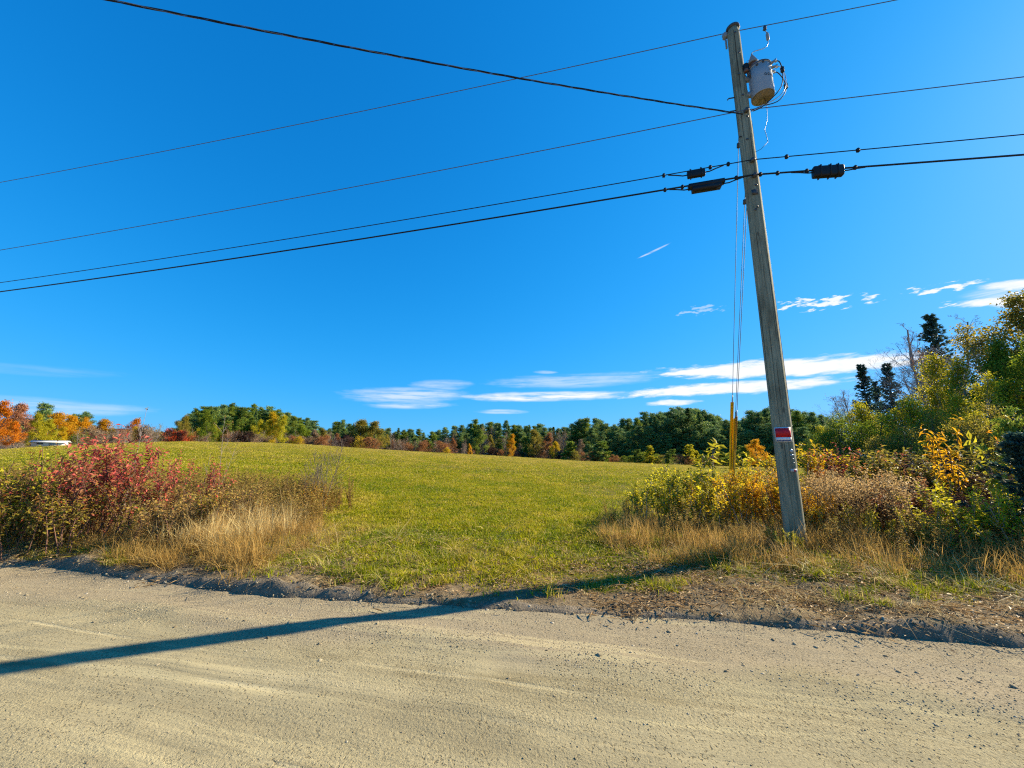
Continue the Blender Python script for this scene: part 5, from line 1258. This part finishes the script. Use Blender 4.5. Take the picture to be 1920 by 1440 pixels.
# ------------------------------------------------------------------ transformer hung on the pole
def on_line(u_, v_, off=0.0):
    """where a picture point meets the upright plane of the wires (off: metres nearer the road)"""
    r = ray(u_, v_); o = np.array([PX, PY]) - NN * off
    den = r[0] * NN[0] + r[1] * NN[1]; k = (o @ NN) / den
    return np.array([r[0] * k, r[1] * k, CAM_Z + r[2] * k])
TR, TH = 0.195, 0.68
tc = np.array([PX, PY, 0]) + d3 * 0.355 - n3 * 0.05
zt0 = on_line(1432, 128)[2] - 0.03 - TH
tc[2] = zt0
trf = empty('transformer', tc, 'grey cylindrical transformer with brown bushing hung on the pole', 'transformer')
m = MB(); m.lathe([(TR * 0.93, 0.012), (TR * 0.985, 0.0), (TR, 0.02), (TR, TH * 0.5), (TR, TH - 0.06)], sides=40); obj('tank', m.mesh('tank', M_TANK, True), trf)
m = MB(); m.lathe([(0.0, 0.006), (TR * 0.92, 0.006), (TR * 0.92, 0.011)], sides=40); obj('base_plate', m.mesh('base_plate', plain('rusty_base', (0.30, 0.25, 0.17), 0.8, 0, 0.25, 8)), trf)
m = MB(); m.lathe([(TR * 1.0, TH - 0.062), (TR * 1.05, TH - 0.055), (TR * 1.05, TH - 0.02), (TR * 1.0, TH - 0.012), (TR * 0.85, TH + 0.025), (TR * 0.4, TH + 0.045)], sides=40); obj('lid', m.mesh('lid', M_TANK, True), trf)
m = MB(); m.lathe([(TR * 1.056, TH - 0.048), (TR * 1.062, TH - 0.040), (TR * 1.062, TH - 0.030), (TR * 1.056, TH - 0.024)], sides=40); obj('lid_band', m.mesh('lid_band', M_DARKST, True), trf)
bq = -d3 * 0.105 - n3 * 0.02 + z3 * (TH + 0.005)
m = MB(); m.lathe([(0.055, -0.03), (0.055, 0.05), (0.075, 0.06), (0.05, 0.08), (0.07, 0.10), (0.045, 0.12), (0.065, 0.14), (0.04, 0.155)], bq, sides=16); bush = obj('bushing', m.mesh('bushing', M_PORC, True), trf)
m = MB(); m.lathe([(0.088, 0.10), (0.092, 0.12), (0.012, 0.32), (0.008, 0.34)], bq, sides=16); obj('guard_cone', m.mesh('guard_cone', M_GREYI, True), bush)
fl = np.stack([d3, n3, z3], 1)
for z in (0.50, 0.14):
    m = MB(); q = -d3 * (0.215) + n3 * 0.03 + z3 * z; m.box(q, (0.085, 0.035, 0.045), fl); m.box(q - d3 * 0.06 , (0.02, 0.06, 0.055), fl); obj('bracket', m.mesh('bracket', M_TANK), trf)
aq = -d3 * 0.255 - n3 * 0.06 + z3 * (TH + 0.02)
m = MB(); m.lathe([(0.035, -0.06), (0.055, -0.05), (0.04, -0.03), (0.058, -0.015), (0.042, 0.005), (0.058, 0.02), (0.05, 0.05), (0.02, 0.065)], aq, sides=14); arr = obj('arrester', m.mesh('arrester', M_BLACK, True), trf)
m = MB(); m.lathe([(0.036, -0.12), (0.046, -0.10), (0.046, -0.065), (0.03, -0.06)], aq, sides=14); obj('arrester_base', m.mesh('arrester_base', M_PORC, True), arr)
m = MB(); m.tube([aq - z3 * 0.11, aq - z3 * 0.2 + d3 * 0.03, aq - z3 * 0.27 + d3 * 0.07], 0.010, 6); m.tube([aq - z3 * 0.08 + d3 * 0.05, aq - z3 * 0.12 + d3 * 0.06, aq - z3 * 0.24 + d3 * 0.065], 0.012, 6); obj('arrester_strap', m.mesh('arrester_strap', M_DARKST), trf)
m = MB(); m.tube([aq + z3 * 0.06, aq + z3 * 0.13 + d3 * 0.03, aq + z3 * 0.15 + d3 * 0.09, bq + z3 * 0.16], 0.005, 5); obj('jumper_wire', m.mesh('jumper_wire', M_BRIGHT, True), trf)
def tank_pt(a, z, out=0.0): return (d3 * math.cos(R(a)) + n3 * math.sin(R(a))) * (TR + out) + z3 * z
def tank_frame(a): return np.stack([-d3 * math.sin(R(a)) + n3 * math.cos(R(a)), z3, d3 * math.cos(R(a)) + n3 * math.sin(R(a))], 1)
m = MB(); m.box(tank_pt(-52, 0.47, 0.004), (0.035, 0.024, 0.002), tank_frame(-52)); obj('nameplate', m.mesh('nameplate', M_WHITE), trf)
for k, ch in enumerate('0041'):
    cu = bpy.data.curves.new('digit', 'FONT'); cu.body = ch; cu.size = 0.085; cu.extrude = 0.001; cu.align_x = 'CENTER'
    a = -88 + k * 16
    tmp = bpy.data.objects.new('tmp', cu); COL.objects.link(tmp); bpy.context.view_layer.update()
    dme = bpy.data.meshes.new_from_object(tmp.evaluated_get(bpy.context.evaluated_depsgraph_get())); bpy.data.objects.remove(tmp)
    dme.materials.clear(); dme.materials.append(M_BLACK)
    t_ = obj('digit', dme, trf, tank_pt(a, 0.30, 0.003)); t_.rotation_euler = Matrix([list(r_) for r_ in tank_frame(a)]).to_euler()
for a, z in ((-122, 0.60), (-92, 0.615)):
    m = MB(); m.box(tank_pt(a, z, 0.006), (0.016, 0.02, 0.008), tank_frame(a)); obj('lug', m.mesh('lug', M_DARKST), trf)
for k, (a, z) in enumerate(((-42, 0.60), (-14, 0.59), (10, 0.60))):
    q = tank_pt(a, z); o_ = tank_frame(a)[:, 2]
    m = MB(); m.tube([q - o_ * 0.01, q + o_ * 0.03, q + o_ * 0.07], [0.03, 0.026, 0.018], 10); sb = obj('secondary_bushing', m.mesh('secondary_bushing', M_GREYI, True), trf)
    m = MB(); m.box(q + o_ * 0.085 - z3 * 0.01, (0.016, 0.03, 0.018), tank_frame(a)); obj('terminal', m.mesh('terminal', M_BRIGHT), sb)

# ------------------------------------------------------------------ wires
def span(pts, sag, n=24, seg=None):
    """points between supports a and b with a parabolic sag"""
    a, b = (np.array(p, float) for p in pts); t = np.linspace(0, 1, n)[:, None]
    p = a + (b - a) * t; p[:, 2] -= (4 * sag * t * (1 - t))[:, 0]; return p
def through(u0, v0, at_pole, far, off):
    """a wire from the pole out past the picture edge, passing through (u0, v0)"""
    q = on_line(u0, v0, off); a = np.array(at_pole, float)
    L = np.linalg.norm((q - a)[:2]); dr = (q - a) / L
    sag_at = lambda s: 4 * sg * (s / far) * (1 - s / far)
    sg = far * far * 0.00022
    zq = q[2]
    b_z = (zq + sag_at(L) - a[2]) / (L / far) + a[2]
    b = a.copy(); b[:2] += dr[:2] * far; b[2] = b_z
    return span((a, b), sg, 40)
def line(name, label, left_pts, right_pts, rad, mat_, cat='wire', group='overhead lines'):
    p = np.concatenate([left_pts[::-1], right_pts[1:]]); o = p[0]
    m = MB(); m.tube(p - o, rad, 6); return obj(name, m.mesh(name, mat_, True), None, o, label, cat, group)
tq = np.array([PX, PY, 0]) + z3 * 10.13 + n3 * 0.02
line('primary_wire', 'topmost thin power wire passing over the pole top', through(0, 342, tq, 45, 0), through(1680, 0, tq, 40, 0), 0.008, M_ALU)
nz = on_line(1372, 222)[2]; tq = np.array([PX, PY, nz]) - n3 * 0.15
line('neutral_wire', 'second power wire, passing just under the transformer', through(0, 469, tq, 45, 0.15), through(1920, 144, tq, 40, 0.15), 0.008, M_ALU)
cz = on_line(1378, 314)[2]; tq_u = np.array([PX, PY, cz]) - n3 * 0.15
up_l, up_r = through(0, 530, tq_u, 45, 0.15), through(1920, 252, tq_u, 40, 0.15)
cab_u = line('communication_cable', 'upper black communication cable below the power wires', up_l, up_r, 0.009, M_CABLE)
lz = on_line(1382, 342)[2]; tq_l = np.array([PX, PY, lz]) - n3 * 0.16
lo_l, lo_r = through(0, 547, tq_l, 45, 0.16), through(1920, 290, tq_l, 40, 0.16)
cab_l = line('communication_cable', 'lower and thickest black communication cable', lo_l, lo_r, 0.0155, M_CABLE)
# twisted service drop over the road
sp = np.array([PX, PY, on_line(1371, 227)[2]]) - n3 * 0.13 - d3 * 0.06
e_dir = np.array([-9.6, -2.5, 0]) / math.hypot(9.6, 2.5)
r = ray(205, 0)
A = np.array([[e_dir[0], -r[0]], [e_dir[1], -r[1]]]); kk = np.linalg.solve(A, -sp[:2])
zz = CAM_Z + r[2] * kk[1]; Lq = kk[0]; Lf = 26.0; sg = 0.62
bz = (zz + 4 * sg * (Lq / Lf) * (1 - Lq / Lf) - sp[2]) / (Lq / Lf) + sp[2]
cen = span((sp, sp + e_dir * Lf + z3 * (bz - sp[2])), sg, 500)
sd_ = np.array([-e_dir[1], e_dir[0], 0])
drop = empty('service_drop', sp, 'twisted service cable running from the pole over the road to the upper left', 'cable', 'overhead lines')
tt = np.arange(500)
for k in range(3):
    ph = tt * 0.24 + k * 2.094
    pp = cen + sd_ * (np.cos(ph) * 0.009)[:, None] + z3 * (np.sin(ph) * 0.009)[:, None] - sp
    m = MB(); m.tube(pp, 0.0068 if k else 0.0055, 5, False); obj('strand', m.mesh('strand', M_CABLE if k else M_ALU, True), drop)
# secondary leads looping from the transformer to the service drop, with their connectors
leads = empty('secondary_leads', tc, 'looping secondary leads on the right of the transformer', 'cable')
endp = sp - tc + d3 * 0.14 - n3 * 0.02
for k, a in enumerate((-42, -14, 10)):
    q = tank_pt(a, 0.58, 0.09)
    pts = np.array([q, q + d3 * 0.06 - z3 * 0.02, q + d3 * (0.09 + 0.03 * k) - z3 * 0.22, q + d3 * (0.07 + 0.05 * k) - z3 * 0.46, q + d3 * 0.0 - z3 * (0.66 + 0.02 * k), endp + d3 * (0.2 - 0.02 * k) + z3 * (0.05 + 0.02 * k), endp - d3 * 0.02 * k])
    t = np.linspace(0, 1, len(pts)); T = np.linspace(0, 1, 40)
    w = np.array([1, 4, 6, 4, 1]) / 16.0
    sm = np.stack([np.convolve(np.pad(np.interp(T, t, pts[:, c]), 2, mode='edge'), w, 'valid') for c in range(3)], -1)
    for _ in range(3): sm = np.stack([np.convolve(np.pad(sm[:, c], 2, mode='edge'), w, 'valid') for c in range(3)], -1)
    m = MB(); m.tube(sm, 0.009, 6); obj('lead', m.mesh('lead', M_CABLE if k != 1 else M_BRIGHT, True), leads)
    if k != 1:
        c = sm[13 + 2 * k]; m = MB(); m.box(c, (0.022, 0.022, 0.055)); m.box(c + z3 * 0.03, (0.030, 0.018, 0.010)); m.box(c - z3 * 0.03, (0.030, 0.018, 0.010)); obj('connector', m.mesh('connector', M_BLACK), leads)
# tap from the primary down to the bushing
cl = on_line(1434, 52); bt = tc + bq + z3 * 0.34
tap = empty('tap_wire', cl, 'curved bright tap wire with clamp from the top wire to the transformer', 'wire')
m = MB(); m.box((0, 0, -0.01), (0.02, 0.02, 0.05)); m.tube([(0.03, 0, 0.02), (-0.04, 0, -0.06)], 0.012, 6); obj('clamp', m.mesh('clamp', M_DARKST), tap)
m = MB(); m.tube([(0, 0, -0.05), (0.02, 0, -0.12)], 0.007, 5); m.lathe([(0.014, -0.30), (0.028, -0.285), (0.028, -0.155), (0.012, -0.12)], (0.03, 0, 0), sides=10); obj('fuse', m.mesh('fuse', M_GREYI, True), tap)
p0 = np.array([0.03, 0, -0.30]); p3 = bt - cl
bz_ = lambda a, b, c, d, t: ((1 - t) ** 3)[:, None] * a + (3 * t * (1 - t) ** 2)[:, None] * b + (3 * t * t * (1 - t))[:, None] * c + (t ** 3)[:, None] * d
T = np.linspace(0, 1, 24)
m = MB(); m.tube(bz_(p0, p0 - z3 * 0.28, p3 + d3 * 0.06 + z3 * 0.12, p3, T), 0.009, 6); obj('wire', m.mesh('wire', M_BRIGHT, True), tap)
gp = tc + z3 * 0.0
m = MB(); m.tube([(0.02, 0, 0), (0.05, -0.01, -0.12), (0.045, 0, -0.3), (0.02, 0, -0.52), (-0.05, 0.0, -0.72), (-0.03, 0, -0.85), (-0.02, 0, -0.98), (-0.15, 0.02, -1.12), (-0.27, 0.03, -1.18)], 0.004, 5)
obj('earth_wire', m.mesh('earth_wire', M_CABLE, True), None, gp, 'thin earth wire hanging in loops below the transformer', 'wire')

# splice boxes on the communication cables
def near_pt(line_pts, u_):
    """the point of a cable seen at picture column u_"""
    best = None
    P = np.concatenate([line_pts[:-1] + (line_pts[1:] - line_pts[:-1]) * f for f in np.linspace(0, 1, 12)])
    dx = P[:, 0]; dy = P[:, 1]; dz = P[:, 2] - CAM_Z
    c, s = math.cos(PITCH), math.sin(PITCH)
    dep = dy * c + dz * s; uu = 960 + F_PX * dx / dep
    uu = np.where(dep > 0.1, uu, 1e9)
    return P[np.argmin(np.abs(uu - u_))]
def splice(u0, u1, pts, h, drop_, label, ribs, stepped=False):
    a, b = near_pt(pts, u0), near_pt(pts, u1); c = (a + b) / 2; L = np.linalg.norm(b - a) / 2; ax = unit(b - a); sdv = unit(np.cross(ax, z3)); upv = np.cross(sdv, ax)
    M = np.stack([ax, sdv, upv], 1)
    o = empty('splice_box', c, label, 'splice box', 'splice boxes')
    prof = [(-L, 0.72), (-L * 0.985, 0.92), (-L * 0.93, 1), (L * 0.93, 1), (L * 0.985, 0.92), (L, 0.72)]
    m = MB()
    if stepped:
        m.box(-upv * (drop_ - h * 0.55), (L, 0.055, h * 0.5), M); m.box(-upv * (drop_ + h * 0.45) - ax * L * 0.02, (L * 0.80, 0.06, h * 0.55), M)
    else:
        k = 20; th_ = np.arange(k) * 2 * math.pi / k; v = []
        sq = lambda t: np.sign(t) * np.abs(t) ** 0.45
        for x, f in prof:
            for t in th_: v.append(ax * x + sdv * (sq(math.cos(t)) * h * 0.55 * f) + upv * (sq(math.sin(t)) * h * f - drop_))
        q = [(i * k + j, i * k + (j + 1) % k, (i + 1) * k + (j + 1) % k, (i + 1) * k + j) for i in range(5) for j in range(k)]
        n0 = len(v); v += [ax * -L - upv * drop_, ax * L - upv * drop_]
        m.add(np.array(v), q, [(n0, (j + 1) % k, j) for j in range(k)] + [(n0 + 1, 5 * k + j, 5 * k + (j + 1) % k) for j in range(k)])
    obj('body', m.mesh('body', M_BLACK), o)
    for f in ribs:
        m = MB(); m.box(ax * L * f - upv * drop_, (0.009, h * 0.62, h * 1.06), M); obj('rib', m.mesh('rib', M_BLACK), o)
        m = MB(); m.box(ax * L * f - upv * (drop_ - h) * 0.5, (0.007, 0.008, abs(drop_ - h) * 0.5 + 0.035), M); obj('hanger', m.mesh('hanger', M_DARKST), o)
    for sg in (-1, 1):                                           # cable tails
        e = ax * sg * L; far_ = ax * sg * (L + 0.34)
        m = MB(); m.tube([e - upv * drop_ - ax * sg * 0.02, e - upv * drop_ + ax * sg * 0.08, e - upv * drop_ * 0.55 + ax * sg * 0.2, far_ - upv * 0.012], 0.011, 6); obj('cable_tail', m.mesh('cable_tail', M_CABLE, True), o)
    return o
splice(1287, 1317, up_l, 0.075, 0.085, 'smallest black splice box hanging on the upper cable left of the pole', (-0.6, 0.6))
splice(1294, 1362, lo_l, 0.075, 0.075, 'long stepped black splice box on the lower cable left of the pole', (-0.7, 0.5), True)
splice(1523, 1577, lo_r, 0.105, 0.045, 'largest black splice box on the lower cable right of the pole', (-0.55, 0.1, 0.6))
for (pts, us__, cab) in ((up_l, (1246, 1330, 1360), cab_u), (lo_l, (1250, 1282, 1384), cab_l), (up_r, (1470, 1604), cab_u), (lo_r, (1424, 1463, 1508, 1603), cab_l)):
    for u_ in us__:
        c = near_pt(pts, u_) - np.array(cab.location); m = MB(); m.box((0, 0, -0.005), (0.022, 0.02, 0.032)); m.box((0.006, 0, 0.028), (0.010, 0.012, 0.012))
        obj('clamp', m.mesh('clamp', M_BLACK), cab, c)
# service clamp and neutral brackets on the pole
m = MB(); m.box((0, 0, 0), (0.03, 0.05, 0.03)); m.tube([(0, 0.04, 0), (0, 0.12, 0)], 0.014, 6)
for nm_, z in (('bracket', nz), ('bracket', cz), ('bracket', lz)):
    o_ = obj(nm_, m.mesh('bracket', M_DARKST) if z == nz else o_.data, pole, tuple(-n3 * (pole_r(z) + 0.02) + z3 * (z - PZ - 0.01)))

# ------------------------------------------------------------------ guy wires with yellow guards
M_GUY = plain('dull_steel_strand', (0.10, 0.11, 0.13), 0.7, 0.2, 0.2)
M_YEL = plain('yellow_guard', (0.92, 0.56, 0.016), 0.5, 0, 0.18, 5)
gx, gy = top(1366, 905, 10.3).x, 10.3; gz = Hs(gx, gy)
for k, (az_, attach, L0, wdt, du, lab) in enumerate(((0, 8.0, 3.05, 0.036, -0.05, 'left guy wire with the widest yellow guard'), (0, 6.75, 2.75, 0.030, 0.02, 'middle guy wire with yellow guard'), (0, 6.45, 2.85, 0.026, 0.08, 'right guy wire with slim yellow guard'))):
    a = np.array([PX, PY, attach]) + n3 * pole_r(attach) - d3 * 0.05; b = np.array([gx, gy, gz]) + d3 * du + n3 * 0.12 * k
    o = empty('guy_wire', b, lab, 'guy wire', 'guy wires behind the pole')
    m = MB(); m.tube([a - b, (a - b) * 0.5, -z3 * 0.1], 0.006, 5); obj('strand', m.mesh('strand', M_GUY, True), o)
    dr = unit(a - b); s1 = unit(np.cross(dr, z3)); s2 = -np.cross(s1, dr)
    m = MB(); n = 9; v = []
    for L in (0.12, L0):
        for j in range(n):
            t = math.pi * (-0.15 + 1.3 * j / (n - 1)); v.append(dr * L + s1 * math.cos(t) * wdt + s2 * (math.sin(t) * wdt - 0.01))
        for j in range(n - 1, -1, -1):
            t = math.pi * (-0.15 + 1.3 * j / (n - 1)); v.append(dr * L + s1 * math.cos(t) * (wdt - 0.004) + s2 * (math.sin(t) * (wdt - 0.004) - 0.01))
    n2 = 2 * n; q = [(j, (j + 1) % n2, n2 + (j + 1) % n2, n2 + j) for j in range(n2)]
    q += [(j, j + 1, n2 - 2 - j, n2 - 1 - j) for j in range(n - 1)] + [(n2 + j, n2 + n2 - 1 - j, n2 + n2 - 2 - j, n2 + j + 1) for j in range(n - 1)]
    m.add(np.array(v), q); obj('guard', m.mesh('guard', M_YEL, True), o)
    m = MB(); m.tube([dr * (L0 - 0.08), dr * (L0 + 0.16)], 0.012, 6); obj('grip', m.mesh('grip', M_GALV), o)
    if k < 2:
        m = MB(); m.lathe([(0.02, -0.05), (0.032, -0.04), (0.032, 0.04), (0.02, 0.05)], (a - b) - dr * 0.35, np.stack([s1, s2, dr], 1), 8); obj('strain_insulator', m.mesh('strain_insulator', M_DARKST), o)

# ------------------------------------------------------------------ larger stones along the road edge
stn = [(1035, 1168, .045), (1310, 1150, .03), (400, 1075, .04), (225, 1085, .03), (1555, 1178, .045), (1450, 1200, .04), (1490, 1208, .04), (1530, 1214, .045), (1600, 1240, .035), (1685, 1260, .04), (1720, 1262, .035), (1800, 1272, .045), (1838, 1280, .04), (1905, 1290, .055), (1118, 1347, .028), (570, 1090, .035), (640, 1100, .03), (750, 1105, .035), (1230, 1195, .03), (1270, 1210, .035), (1395, 1248, .03), (1410, 1258, .03), (1660, 1230, .035), (1255, 1185, .05), (850, 1160, .028), (880, 1172, .022), (180, 1110, .03), (320, 1118, .028), (1500, 1155, .04), (1785, 1140, .05)]
TENS = ['first', 'second', 'third', 'fourth', 'fifth', 'sixth', 'seventh', 'eighth', 'ninth', 'tenth', 'eleventh', 'twelfth', 'thirteenth', 'fourteenth', 'fifteenth', 'sixteenth', 'seventeenth', 'eighteenth', 'nineteenth', 'twentieth']
TENS += ['twenty-' + w_ for w_ in TENS[:9]] + ['thirtieth']
for k, (u_, v_, sz) in enumerate(sorted(stn)):
    r = ray(u_, v_); z = 0.0
    for _ in range(4):
        t = (z - CAM_Z) / r[2]; z = float(Hroad(np.array([r[0] * t]), np.array([r[1] * t]))[0])
    o = obj('stone', STONES[k % 6], None, (r[0] * t, r[1] * t, z + sz * 0.02), 'small grey stone, %s from the left along the gravel road edge' % TENS[k], 'stone', 'stones along the road edge')
    o.scale = (sz * 0.55, sz * 0.55, sz * 0.45); o.rotation_euler = (rnd.uniform(-.3, .3), rnd.uniform(-.3, .3), rnd.uniform(0, 6.28))
